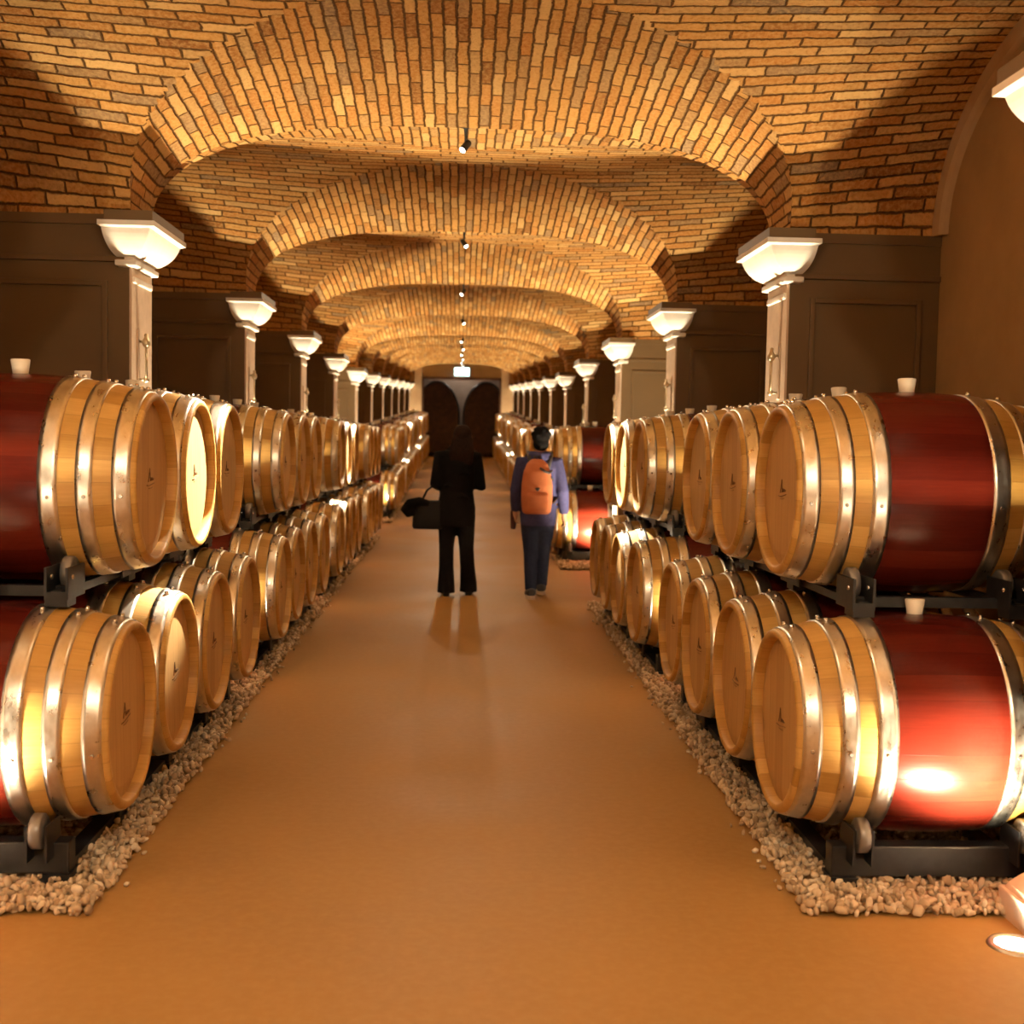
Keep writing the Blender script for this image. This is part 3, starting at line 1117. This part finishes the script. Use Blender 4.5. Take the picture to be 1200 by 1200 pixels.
ME['sphead'] = mesh_of('housing', spot_head(), M['fixture'])
bm = bmesh.new(); lathe(bm, [(0.0185, -0.044), (0.011, -0.047), (0.0, -0.048)], 20)
ME['splens'] = mesh_of('lens', bm, M['spotlens'])
bm = bmesh.new(); lathe(bm, [(0.0, 0.02), (0.035, 0.02), (0.035, -0.004), (0.012, -0.012), (0.008, -0.05), (0.008, -0.085), (0.0, -0.086)], 16)
ME['spmount'] = mesh_of('mount', bm, M['fixture'])
ld_sp = bpy.data.lights.new('spotlight', 'SPOT')
ld_sp.energy = P_SPOT; ld_sp.color = (1.0, 0.88, 0.66); ld_sp.spot_size = math.radians(15.5); ld_sp.spot_blend = 0.6; ld_sp.shadow_soft_size = 0.03
ld_sp2 = bpy.data.lights.new('spill_fill', 'SPOT')  # added wide fill at each spotlight, standing in for its stray light
ld_sp2.energy = 22; ld_sp2.color = (1.0, 0.84, 0.56); ld_sp2.spot_size = math.radians(150); ld_sp2.spot_blend = 0.8; ld_sp2.shadow_soft_size = 0.05
for k in range(-1, K1 + 1):
    y = P0 + S * k + 0.30
    z = ZS + RP + 0.03 + ramp(y)
    side = -1 if k % 2 else 1
    lab = 'small black ceiling spotlight, %s from the front along the vault crown' % ORD[k - 1] if k >= 1 else 'small black ceiling spotlight over the open front hall, %s' % ('near the barrels' if k == 0 else 'farther back')
    r = empty('ceiling_spotlight', lab, 'spotlight', (0.0, y, z), 0, 'spotlights along the vault crown')
    obj('mount', ME['spmount'], r)
    tgt = Vector((side * 1.15, y - 0.30 - 1.62 - (0 if k > 0 else 1.0), (1.25 if k > 0 else 0.0) + ramp(y - 2))) - Vector((0, y, z - 0.11))
    q = tgt.to_track_quat('-Z', 'Y').to_euler()
    o = obj('housing', ME['sphead'], r, (0, 0, -0.11), q)
    l = obj('lens', ME['splens'], o); l['label'] = 'bright lens'
    lo = bpy.data.objects.new('lamp', ld_sp); link(lo, r)
    lo.location = Vector((0, 0, -0.11)) + tgt.normalized() * 0.062
    lo.rotation_euler = q
    lo = bpy.data.objects.new('added_spill', ld_sp2); link(lo, r)
    lo.location = Vector((0, 0, -0.11)) + tgt.normalized() * 0.066
    lo.rotation_euler = Vector((tgt.x * 0.2, tgt.y * 0.35, -1)).to_track_quat('-Z', 'Y').to_euler()
# unseen fill lamps added behind the viewer to brighten the barrel fronts
bm = bmesh.new(); lathe(bm, [(0.0, 0.0), (0.09, 0.0), (0.10, -0.01), (0.10, -0.04)], 28)
ME['fillrim'] = mesh_of('rim', bm, M['fixture'])
bm = bmesh.new(); lathe(bm, [(0.098, -0.03), (0.09, -0.06), (0.05, -0.085), (0.0, -0.09)], 28)
ME['fillglass'] = mesh_of('glass', bm, M['lens'])
ld_h = bpy.data.lights.new('hall_fill', 'POINT'); ld_h.energy = P_FILL; ld_h.color = (1.0, 0.85, 0.58); ld_h.shadow_soft_size = 0.10
for sx in (-1, 1):
    r = empty('fill_lamp', 'added round fill lamp, unseen, over the open front hall, %s side' % SIDE[sx], 'lamp', (sx * 1.0, -0.6, ZS + 0.66), 0, 'added fill lamps')
    obj('rim', ME['fillrim'], r); obj('glass', ME['fillglass'], r)
    lo = bpy.data.objects.new('lamp', ld_h); link(lo, r); lo.location = (0, 0, -0.22)
# lamp in the cask room
ld = bpy.data.lights.new('cask_room_lamp', 'POINT'); ld.energy = 14; ld.color = (1, 0.82, 0.66); ld.shadow_soft_size = 0.1
lo = bpy.data.objects.new('cask_room_lamp', ld); COL.objects.link(lo); lo.location = (0, YEND + 4.6, RE + 3.3)

# ------------------------------------------------------------------ end room: casks and lit sign
for sx in (-1, 1):
    r = empty('oval_cask', 'tall dark oval cask beyond the end opening, on the %s of the gap' % SIDE[sx], 'cask', (sx * 0.86, YEND + 1.6, RE), 0, 'large casks in the end room')
    bm = bmesh.new()
    prof = [(0.93, 0.0), (0.99, 0.35), (1.0, 0.6), (0.99, 0.85), (0.93, 1.2)]
    rings = []
    N = 48
    for f_, y in prof:
        rings.append([bm.verts.new((0.82 * f_ * math.cos(2 * PI * i / N), y, 1.40 + 1.36 * f_ * math.sin(2 * PI * i / N))) for i in range(N)])
    for a, b in zip(rings, rings[1:]): ring_faces(bm, a, b)
    bmesh.ops.recalc_face_normals(bm, faces=bm.faces)
    obj('staves', mesh_of('staves', bm, M['darkwood']), r)
    bm = bmesh.new()
    vs = [bm.verts.new((0.76 * 0.93 * math.cos(2 * PI * i / N) * 1.07, 0.04, 1.40 + 1.36 * 0.93 * math.sin(2 * PI * i / N))) for i in range(N)]
    bm.faces.new(vs)
    bm.normal_update()
    obj('head', mesh_of('head', bm, M['darkwood']), r)
    bm = bmesh.new()
    for y0_, f_ in ((0.06, 0.955), (0.28, 0.992), (0.95, 0.99)):
        a = [[bm.verts.new(((0.82 * f_ + 0.008) * math.cos(2 * PI * i / N), y0_ + d, 1.40 + (1.36 * f_ + 0.008) * math.sin(2 * PI * i / N))) for i in range(N)] for d in (0, 0.07)]
        ring_faces(bm, a[0], a[1])
    obj('hoop', mesh_of('hoop', bm, M['fixture']), r)
    bm = bmesh.new()
    for yy in (0.25, 0.95):
        box(bm, -0.55, 0.55, yy - 0.08, yy + 0.08, -0.02, 0.22, bevel=0.01)
    obj('cradle', mesh_of('cradle', bm, M['darkwood']), r)

r = empty('exit_sign', 'small glowing pale green exit sign hung above the end opening', 'sign', (0.0, YEND - 0.25, RE + OH + 0.02), 0)
bm = bmesh.new(); box(bm, -0.27, 0.27, -0.03, 0.03, 0.0, 0.30, bevel=0.01)
obj('housing', mesh_of('housing', bm, M['fixture']), r)
bm = bmesh.new(); box(bm, -0.25, 0.25, -0.036, -0.029, 0.015, 0.285)
obj('face', mesh_of('face', bm, M['sign']), r)
bm = bmesh.new(); cyl(bm, (-0.2, 0, 0.29), (-0.2, 0, 0.42), 0.006, n=8); cyl(bm, (0.2, 0, 0.29), (0.2, 0, 0.42), 0.006, n=8)
obj('hanger', mesh_of('hanger', bm, M['fixture']), r)


# ------------------------------------------------------------------ people
def cloth(name, c0, c1, sc=40, rough=0.95):
    m = plaster(name, c0, c1, rough, sc)
    m.node_tree.nodes['Principled BSDF'].inputs['Specular IOR Level'].default_value = 0.06
    return m


M['skin'] = simple('skin', (0.50, 0.27, 0.17), 0.55, 0, 0.4, 0.06, 30)
M['hair_brown'] = simple('dark_brown_hair', (0.014, 0.006, 0.004), 0.8, 0, 0.12, 0.4, 60, 0.3)
M['hair_black'] = simple('black_hair', (0.006, 0.005, 0.005), 0.9, 0, 0.08, 0.3, 90, 0.4)
M['cloth_black'] = cloth('black_wool_cloth', (0.0045, 0.0040, 0.0042), (0.0075, 0.0065, 0.0065))
M['cloth_trouser'] = cloth('black_trouser_cloth', (0.0040, 0.0040, 0.0048), (0.0065, 0.0062, 0.0070))
M['leather'] = simple('black_leather', (0.007, 0.007, 0.008), 0.6, 0, 0.15, 0.2, 30, 0.1)
M['hoodie'] = cloth('blue_violet_fleece', (0.042, 0.040, 0.100), (0.060, 0.057, 0.132))
M['jeans'] = cloth('dark_blue_denim', (0.012, 0.016, 0.038), (0.020, 0.026, 0.056), 60)
M['orange'] = cloth('orange_nylon', (0.46, 0.145, 0.065), (0.53, 0.180, 0.080), 14, 0.6)
M['darkstrap'] = simple('dark_webbing', (0.03, 0.022, 0.022), 0.7)
M['sole'] = simple('pale_rubber_sole', (0.55, 0.45, 0.38), 0.6)
M['shoe'] = simple('dark_canvas_shoe', (0.03, 0.028, 0.035), 0.7)
M['maroon'] = simple('dark_maroon_cloth', (0.06, 0.012, 0.012), 0.8)


def hand_shapes(bm, wrist, d, palm_n, thumb_dir, curl=0.5, L=0.165):
    """Palm with four unequal curled fingers and a thumb, as overlapping tapered tubes."""
    w = Vector(wrist); d = Vector(d).normalized(); n = Vector(palm_n); n = (n - d * n.dot(d)).normalized()
    t = Vector(thumb_dir); t = (t - d * t.dot(d) - n * t.dot(n)).normalized()
    pl = L * 0.48
    tube(bm, [w, w + d * pl * 0.5, w + d * pl], [0.023, 0.030, 0.027], 12)
    for i, f in enumerate((0.90, 1.0, 0.94, 0.74)):
        off = t * (0.030 - 0.020 * i)
        b = w + d * pl * 0.82 + off * 0.95
        fl = L * 0.52 * f
        dd = (d + n * 0.15 + t * (0.10 - 0.07 * i)).normalized()
        p1 = b + dd * fl * 0.45
        d2 = (d * (1 - curl * 0.6) + n * curl).normalized(); p2 = p1 + d2 * fl * 0.33
        d3 = (d * (1 - curl) + n * curl * 1.3).normalized(); p3 = p2 + d3 * fl * 0.27
        tube(bm, [b, p1, p2, p3], [0.0098, 0.0094, 0.0085, 0.0070], 10)
    b = w + d * pl * 0.25 + t * 0.018
    d1 = (d * 0.7 + t * 0.7 + n * 0.2).normalized(); p1 = b + d1 * L * 0.25
    d2 = (d * 0.95 + t * 0.2 + n * 0.35).normalized(); p2 = p1 + d2 * L * 0.17
    tube(bm, [b, p1, p2], [0.013, 0.0105, 0.0080], 10)


def head_shapes(bm, c, tilt=0.0):
    """Head about 0.215 tall facing +y with nose, brow, eye sockets, lips, chin and ears; c is its centre."""
    c = Vector(c)
    ellipsoid(bm, c + Vector((0, -0.012, 0.022)), (0.072, 0.088, 0.084))
    ellipsoid(bm, c + Vector((0, 0.018, -0.040)), (0.055, 0.062, 0.066))
    ellipsoid(bm, c + Vector((0, 0.052, -0.090)), (0.024, 0.022, 0.018))      # chin
    tube(bm, [c + Vector((0, 0.078, 0.012)), c + Vector((0, 0.098, -0.022)), c + Vector((0, 0.086, -0.032))], [0.008, 0.013, 0.012], 10)
    for s in (-1, 1):
        ellipsoid(bm, c + Vector((s * 0.030, 0.069, 0.022)), (0.021, 0.010, 0.008))     # brow
        ellipsoid(bm, c + Vector((s * 0.030, 0.064, 0.004)), (0.012, 0.011, 0.009))     # eye
        ellipsoid(bm, c + Vector((s * 0.072, -0.012, -0.008)), (0.010, 0.020, 0.030), (0.25, 0, 0))  # ear
    ellipsoid(bm, c + Vector((0, 0.072, -0.056)), (0.022, 0.010, 0.006)); ellipsoid(bm, c + Vector((0, 0.070, -0.068)), (0.019, 0.010, 0.007))


def leg_shapes(bm, hip, knee, ankle, rs):
    tube(bm, [hip, Vector(hip).lerp(Vector(knee), 0.5), knee, Vector(knee).lerp(Vector(ankle), 0.35), ankle], rs, 18)


def foot_shape(bm, ankle, yaw=0.0, pitch=0.0, grow=0.0, L=0.235):
    m = Matrix.Translation(Vector(ankle)) @ Matrix.Rotation(yaw, 4, 'Z') @ Matrix.Rotation(pitch, 4, 'X')
    pts = [(0, -0.060, -0.030), (0, -0.02, -0.022), (0, 0.05, -0.036), (0, 0.12, -0.048), (0, L - 0.075, -0.055)]
    tube(bm, [m @ Vector(p) for p in pts], [0.032 + grow, 0.042 + grow, 0.040 + grow, 0.034 + grow, 0.022 + grow], 14)


# --- woman in black, seen from behind, holding something in front of her
WX, WY = -0.03, 11.05
wo = empty('person', 'person in black jacket and flared trousers with long dark hair, carrying a black bag', 'person', (WX, WY, 0), 0)
HC = (0.045, 0.015, 1.445)
sh = {-1: (-0.150, -0.005, 1.275), 1: (0.165, -0.005, 1.270)}
el = {-1: (-0.182, -0.02, 1.025), 1: (0.208, -0.01, 1.015)}
wr = {-1: (-0.150, 0.190, 0.985), 1: (0.075, 0.205, 1.045)}
hips = {-1: (-0.075, 0, 0.80), 1: (0.080, 0, 0.80)}
kn = {-1: (-0.085, 0.012, 0.44), 1: (0.098, 0.03, 0.44)}
an = {-1: (-0.082, -0.01, 0.085), 1: (0.122, 0.08, 0.085)}
bm = bmesh.new()
loft(bm, [(0, 0, 0.70, 0.10, 0.08), (0, 0, 0.78, 0.155, 0.105), (0, 0, 0.86, 0.150, 0.10), (0, 0, 0.98, 0.118, 0.085), (0, 0, 1.10, 0.130, 0.095), (0, 0, 1.22, 0.150, 0.095), (0, -0.005, 1.285, 0.125, 0.075), (0.01, -0.005, 1.315, 0.06, 0.055)])
tube(bm, [(0.01, -0.01, 1.28), (0.025, 0, 1.345), (0.04, 0.0, 1.40)], [0.055, 0.046, 0.046], 16)
head_shapes(bm, HC)
for s in (-1, 1):
    tube(bm, [(s * 0.08, 0, 1.27), sh[s], Vector(sh[s]).lerp(Vector(el[s]), 0.5), el[s], Vector(el[s]).lerp(Vector(wr[s]), 0.4), wr[s]], [0.05, 0.052, 0.043, 0.036, 0.036, 0.025], 16)
    hand_shapes(bm, wr[s], (0.5 * -s, 0.85, 0.25), (0, 0.1, 1) if s > 0 else (0.4, 0, 0.9), (0, 0.4, 1) if s > 0 else (0.5, 0.5, 0.2), 0.6)
    leg_shapes(bm, hips[s], kn[s], an[s], [0.085, 0.070, 0.052, 0.050, 0.034])
    foot_shape(bm, an[s], -s * 0.1)
wo_body = obj('body', fuse('body', bm, M['skin'], 0.008), wo)
# hair
bm = bmesh.new()
hc = Vector(HC)
ellipsoid(bm, hc + Vector((0, -0.022, 0.030)), (0.086, 0.095, 0.090))
ellipsoid(bm, hc + Vector((0, -0.045, -0.06)), (0.084, 0.066, 0.13))
for dx, ln in ((-0.062, 0.30), (-0.03, 0.34), (0.0, 0.36), (0.035, 0.34), (0.066, 0.29)):
    a = hc + Vector((dx * 0.9, -0.070, 0.0))
    tube(bm, [a, a + Vector((dx * 0.25 - 0.008, -0.028, -ln * 0.45)), a + Vector((dx * 0.35 - 0.02, -0.030, -ln * 0.8)), a + Vector((dx * 0.2 - 0.02, -0.026, -ln))], [0.036, 0.040, 0.030, 0.010], 12)
o = obj('hair', fuse('hair', bm, M['hair_brown'], 0.010, 3), wo); o['label'] = 'long dark brown hair'
# jacket
bm = bmesh.new()
loft(bm, [(0, 0, 0.635, 0.170, 0.125), (0, 0, 0.72, 0.176, 0.130), (0, 0, 0.82, 0.172, 0.125), (0, -0.002, 0.95, 0.152, 0.112), (0, -0.004, 1.08, 0.158, 0.118), (0, -0.006, 1.20, 0.178, 0.120), (0, -0.008, 1.28, 0.152, 0.100), (0.008, -0.01, 1.325, 0.085, 0.078), (0.016, -0.01, 1.345, 0.06, 0.062)])
for s in (-1, 1):
    tube(bm, [(s * 0.09, 0, 1.265), sh[s], Vector(sh[s]).lerp(Vector(el[s]), 0.5), Vector(el[s]) + Vector((s * 0.006, -0.012, -0.012)), Vector(el[s]).lerp(Vector(wr[s]), 0.45), Vector(el[s]).lerp(Vector(wr[s]), 0.93)], [0.066, 0.070, 0.062, 0.058, 0.052, 0.042], 18)
for z, x, y in ((0.90, 0.05, -0.112), (1.0, -0.07, -0.108), (1.12, 0.06, -0.118)):   # soft folds
    tube(bm, [(x - 0.07, y, z), (x, y - 0.006, z + 0.02), (x + 0.08, y, z - 0.01)], [0.006, 0.012, 0.006], 8)
o = obj('jacket', fuse('jacket', bm, M['cloth_black'], 0.010, 4), wo); o['label'] = 'black jacket'
# trousers
bm = bmesh.new()
loft(bm, [(0, 0, 0.66, 0.135, 0.10), (0, 0, 0.74, 0.165, 0.116), (0, 0, 0.90, 0.148, 0.106)])
for s in (-1, 1):
    h_, k_, a_ = Vector(hips[s]), Vector(kn[s]), Vector(an[s])
    tube(bm, [h_ + Vector((0, 0, 0.02)), h_.lerp(k_, 0.5), k_, k_.lerp(a_, 0.5), a_ + Vector((0, 0.0, 0.02)), a_ + Vector((0, 0.005, -0.055))], [0.096, 0.083, 0.068, 0.068, 0.078, 0.083], 20)
o = obj('trousers', fuse('trousers', bm, M['cloth_trouser'], 0.010, 4), wo); o['label'] = 'black flared trousers'
for s in (-1, 1):
    bm = bmesh.new()
    foot_shape(bm, Vector(an[s]) + Vector((0, 0, 0.004)), -s * 0.1, 0, 0.005)
    a_ = Vector(an[s])
    box(bm, a_.x - 0.028, a_.x + 0.028, a_.y - 0.075, a_.y - 0.02, 0.0, 0.05)
    tube(bm, [(a_.x, a_.y - 0.03, 0.012), (a_.x + s * 0.008, a_.y + 0.06, 0.012), (a_.x + s * 0.016, a_.y + 0.15, 0.012)], [0.036, 0.040, 0.030], 14, flat=(1, 0.3))
    o = obj('shoe', fuse('shoe', bm, M['leather'], 0.007, 2), wo)

# her bag, hanging from the left forearm
bag = empty('shoulder_bag', 'black bag hanging at the left side of the person in black', 'bag', (WX - 0.27, WY - 0.02, 0.60), 0)
bm = bmesh.new()
vs = loft(bm, [(0.02, 0, 0.01, 0.135, 0.055), (0.02, 0, 0.03, 0.150, 0.066), (0.03, 0, 0.14, 0.155, 0.066), (0.04, 0, 0.255, 0.140, 0.050), (0.04, 0, 0.27, 0.130, 0.04)], 28, 3.2)
obj('body', mesh_of('body', bm, M['leather'], True), bag)
bm = bmesh.new()
tube(bm, [(0.02, -0.03, 0.24), (-0.06, -0.05, 0.262), (-0.15, -0.05, 0.235), (-0.195, -0.04, 0.175), (-0.17, -0.03, 0.150), (-0.10, -0.03, 0.16)], [0.030, 0.042, 0.052, 0.048, 0.040, 0.030], 16)
o = obj('folded_scarf', fuse('folded_scarf', bm, M['cloth_black'], 0.009, 4), bag); o['label'] = 'dark bundle of cloth laid over the bag'
bm = bmesh.new()
tube(bm, [(-0.05, 0, 0.25), (0.0, 0.02, 0.36), (0.062, 0.035, 0.405), (0.12, 0.02, 0.36), (0.14, 0, 0.25)], [0.010] * 5, 10, flat=(1, 0.6))
obj('strap', mesh_of('strap', bm, M['leather'], True), bag)

# --- walker with the orange backpack
MX, MY = 0.715, 11.0
mo = empty('person', 'person in blue hoodie and dark jeans walking away with an orange backpack', 'person', (MX, MY, 0), 0)
HC = (0.012, 0.02, 1.435)
sh = {-1: (-0.155, 0.0, 1.235), 1: (0.155, 0.0, 1.235)}
el = {-1: (-0.205, -0.03, 0.985), 1: (0.215, -0.05, 0.975)}
wr = {-1: (-0.205, 0.07, 0.785), 1: (0.240, 0.03, 0.765)}
hips = {-1: (-0.075, 0, 0.76), 1: (0.075, 0, 0.76)}
kn = {-1: (-0.062, 0.02, 0.42), 1: (0.055, 0.06, 0.42)}
an = {-1: (-0.058, -0.08, 0.085), 1: (0.050, 0.12, 0.105)}
bm = bmesh.new()
loft(bm, [(0, 0, 0.66, 0.10, 0.08), (0, 0, 0.74, 0.148, 0.105), (0, 0, 0.82, 0.140, 0.10), (0, 0, 0.95, 0.122, 0.09), (0, 0, 1.08, 0.140, 0.10), (0, 0, 1.19, 0.155, 0.098), (0, 0.0, 1.255, 0.12, 0.08), (0, 0.0, 1.29, 0.06, 0.055)])
tube(bm, [(0, 0, 1.26), (0.006, 0.005, 1.33), (0.012, 0.01, 1.39)], [0.056, 0.050, 0.050], 16)
head_shapes(bm, HC)
for s in (-1, 1):
    tube(bm, [(s * 0.08, 0, 1.235), sh[s], Vector(sh[s]).lerp(Vector(el[s]), 0.5), el[s], Vector(el[s]).lerp(Vector(wr[s]), 0.4), wr[s]], [0.05, 0.052, 0.044, 0.037, 0.037, 0.026], 16)
    hand_shapes(bm, wr[s], Vector(wr[s]) - Vector(el[s]) * 0.97 - Vector((0, 0, 0.06)), (-s, 0, 0), (0, 1, 0), 0.55, 0.16)
    leg_shapes(bm, hips[s], kn[s], an[s], [0.085, 0.070, 0.052, 0.050, 0.034])
    foot_shape(bm, an[s], -s * 0.1)
obj('body', fuse('body', bm, M['skin'], 0.008), mo)
bm = bmesh.new()
hc = Vector(HC)
ellipsoid(bm, hc + Vector((0, -0.020, 0.034)), (0.084, 0.096, 0.086))
ellipsoid(bm, hc + Vector((0, -0.050, -0.030)), (0.074, 0.058, 0.070))
for i in range(26):
    a = rng.uniform(0, 2 * PI); e = rng.uniform(0.1, 1.3)
    p = hc + Vector((0.080 * math.cos(a) * math.cos(e), -0.022 + 0.090 * math.sin(a) * math.cos(e), 0.036 + 0.082 * math.sin(e)))
    if p.y > hc.y + 0.06 and p.z < hc.z + 0.06: continue
    ellipsoid(bm, p, (0.022, 0.022, 0.016), seg=10, rings=6)
o = obj('hair', fuse('hair', bm, M['hair_black'], 0.009, 2), mo); o['label'] = 'short black hair'
bm = bmesh.new()
loft(bm, [(0, 0, 0.66, 0.158, 0.122), (0, 0, 0.70, 0.162, 0.128), (0, 0, 0.82, 0.164, 0.126), (0, 0, 0.95, 0.158, 0.118), (0, 0, 1.08, 0.164, 0.122), (0, 0, 1.18, 0.180, 0.118), (0, 0, 1.245, 0.150, 0.10), (0, 0, 1.285, 0.085, 0.082), (0.004, 0, 1.30, 0.06, 0.06)])
for s in (-1, 1):
    tube(bm, [(s * 0.09, 0, 1.225), sh[s], Vector(sh[s]).lerp(Vector(el[s]), 0.5), el[s], Vector(el[s]).lerp(Vector(wr[s]), 0.5), Vector(el[s]).lerp(Vector(wr[s]), 0.95)], [0.066, 0.070, 0.063, 0.057, 0.052, 0.043], 18)
o = obj('hoodie', fuse('hoodie', bm, M['hoodie'], 0.010, 4), mo); o['label'] = 'blue violet hooded jacket'
bm = bmesh.new()
tube(bm, [(-0.085, 0.02, 1.285), (-0.075, -0.06, 1.300), (0, -0.105, 1.285), (0.075, -0.06, 1.300), (0.085, 0.02, 1.285)], [0.026, 0.038, 0.046, 0.038, 0.026], 14)
ellipsoid(bm, (0, -0.085, 1.265), (0.095, 0.045, 0.05))
obj('hood', fuse('hood', bm, M['hoodie'], 0.009, 4), mo)
bm = bmesh.new()
loft(bm, [(0, 0, 0.62, 0.12, 0.095), (0, 0, 0.72, 0.152, 0.114), (0, 0, 0.86, 0.140, 0.105)])
for s in (-1, 1):
    h_, k_, a_ = Vector(hips[s]), Vector(kn[s]), Vector(an[s])
    tube(bm, [h_ + Vector((0, 0, 0.02)), h_.lerp(k_, 0.5), k_, k_.lerp(a_, 0.5), a_ + Vector((0, 0, -0.01))], [0.094, 0.082, 0.065, 0.060, 0.054], 20)
o = obj('jeans', fuse('jeans', bm, M['jeans'], 0.010, 4), mo); o['label'] = 'dark blue jeans'
for s in (-1, 1):
    a_ = Vector(an[s])
    bm = bmesh.new()
    foot_shape(bm, a_, -s * 0.1, 0, 0.006)
    sh_o = obj('shoe', fuse('shoe', bm, M['shoe'], 0.007, 2), mo)
    bm = bmesh.new()
    lift = a_.z - 0.085
    pts = [(-0.034, -0.085), (-0.040, 0.0), (-0.046, 0.10), (-0.036, 0.165), (0.0, 0.192), (0.036, 0.165), (0.044, 0.10), (0.038, 0.0), (0.034, -0.085), (0.0, -0.108)]
    lo_ = [bm.verts.new((a_.x + x, a_.y + y, lift * (1.0 if y < 0.05 else 0.5))) for x, y in pts]
    hi_ = [bm.verts.new((a_.x + x, a_.y + y, lift * (1.0 if y < 0.05 else 0.5) + 0.028)) for x, y in pts]
    bm.faces.new(lo_); bm.faces.new(list(reversed(hi_)))
    for i in range(len(pts)):
        j = (i + 1) % len(pts); bm.faces.new((lo_[i], hi_[i], hi_[j], lo_[j]))
    bmesh.ops.recalc_face_normals(bm, faces=bm.faces)
    o = obj('sole', mesh_of('sole', bm, M['sole']), sh_o); o['label'] = 'pale rubber sole'
# orange backpack
bp = empty('backpack', 'orange backpack worn by the person in the blue hoodie', 'backpack', (MX - 0.03, MY - 0.21, 0.775), 0)
bm = bmesh.new()
loft(bm, [(0, 0.02, 0.00, 0.105, 0.065), (0, 0.0, 0.02, 0.128, 0.085), (0, -0.012, 0.12, 0.140, 0.100), (0, -0.012, 0.26, 0.138, 0.098), (0, -0.002, 0.38, 0.120, 0.086), (0, 0.012, 0.45, 0.092, 0.066), (0, 0.03, 0.49, 0.050, 0.035)], 32, 2.7)
o = obj('pack', fuse('pack', bm, M['orange'], 0.009, 4), bp)
bm = bmesh.new()
loft(bm, [(0, -0.085, 0.03, 0.090, 0.030), (0, -0.095, 0.06, 0.104, 0.036), (0, -0.095, 0.17, 0.104, 0.034), (0, -0.085, 0.20, 0.090, 0.026)], 28, 3.0)
obj('front_pocket', fuse('front_pocket', bm, M['orange'], 0.008, 3), bp)
bm = bmesh.new()
for i in range(2):
    pass
tube(bm, [(-0.018, -0.108, 0.235), (0, -0.113, 0.222), (0.018, -0.108, 0.235)], [0.010, 0.017, 0.010], 10)
o = obj('emblem', mesh_of('emblem', bm, M['darkstrap'], True), bp); o['label'] = 'small dark emblem patch'
bm = bmesh.new()
tube(bm, [(0.02, -0.075, 0.415), (0.06, -0.082, 0.385), (0.10, -0.066, 0.37), (0.13, -0.02, 0.39)], [0.010, 0.013, 0.013, 0.010], 10)
tube(bm, [(0.118, -0.055, 0.33), (0.14, 0.01, 0.31)], [0.012, 0.010], 8)
obj('compression_strap', mesh_of('compression_strap', bm, M['darkstrap'], True), bp)
for s in (-1, 1):
    bm = bmesh.new()
    x = s * 0.095 + 0.03
    tube(bm, [(x * 0.8, 0.06, 0.40), (x, 0.12, 0.515), (x * 1.1, 0.22, 0.555), (x * 1.15, 0.33, 0.50), (x * 1.25, 0.355, 0.36), (x * 1.4, 0.30, 0.22), (x * 1.5, 0.17, 0.14), (x * 1.2, 0.06, 0.10)], [0.020] * 8, 10, flat=(1, 0.45))
    obj('shoulder_strap', mesh_of('shoulder_strap', bm, M['darkstrap'], True), bp)
bm = bmesh.new()
tube(bm, [(-0.03, 0.045, 0.475), (-0.025, 0.03, 0.515), (0.025, 0.03, 0.515), (0.03, 0.045, 0.475)], [0.007] * 4, 8)
obj('grab_handle', mesh_of('grab_handle', bm, M['darkstrap'], True), bp)
# dark folded cloth in the walker's left hand
bm = bmesh.new()
tube(bm, [(0, 0, 0.10), (-0.006, -0.006, 0.05), (0.0, 0.0, 0.0), (0.006, 0.0, -0.06), (0.002, 0, -0.10)], [0.018, 0.024, 0.030, 0.034, 0.030], 14, flat=(0.8, 1.2))
o = obj('folded_cap', fuse('folded_cap', bm, M['maroon'], 0.008, 3), None, (MX - 0.225, MY + 0.10, 0.715))
tag(o, 'dark maroon folded cloth held in the left hand of the walker in jeans', 'cloth')


# ------------------------------------------------------------------ camera
F_PX = 1420.0
cam = bpy.data.cameras.new('camera')
cam.sensor_width = 36.0
cam.sensor_fit = 'HORIZONTAL'
cam.lens = 36.0 * F_PX / 1200.0
cam.clip_start = 0.05
cam.clip_end = 120
co = bpy.data.objects.new('camera', cam)
COL.objects.link(co)
VPX, VPY = 540.0, 516.0
Yc = Vector((VPX - 600, 600 - VPY, -F_PX)).normalized()
ROLL = math.radians(0.95)
Xc = Vector((1, -math.tan(ROLL), 0)); Xc.z = -(Xc.x * Yc.x + Xc.y * Yc.y) / Yc.z; Xc.normalize()
Zc = Xc.cross(Yc)
R = Matrix((Xc, Yc, Zc))          # rows: world axes in camera space -> camera-to-world
co.matrix_world = Matrix.Translation((0, 0, 1.42)) @ R.to_4x4()
cam.dof.use_dof = True
cam.dof.focus_distance = 5.2
cam.dof.aperture_fstop = 3.2
scene.camera = co

# ------------------------------------------------------------------ world and colour management
w = bpy.data.worlds.new('world')
scene.world = w
w.use_nodes = True
w.node_tree.nodes['Background'].inputs[0].default_value = (0.01, 0.007, 0.004, 1)
w.node_tree.nodes['Background'].inputs[1].default_value = 0.0
scene.view_settings.view_transform = 'Standard'
scene.view_settings.look = 'None'
scene.view_settings.exposure = 0.95
scene.view_settings.gamma = 1.0
scene.view_settings.use_curve_mapping = False
scene.cycles.max_bounces = 8
scene.cycles.diffuse_bounces = 5
scene.cycles.glossy_bounces = 3
scene.cycles.caustics_reflective = False
scene.cycles.caustics_refractive = False
scene.cycles.sample_clamp_indirect = 4.0
scene.cycles.use_denoising = True
scene.cycles.use_light_tree = True
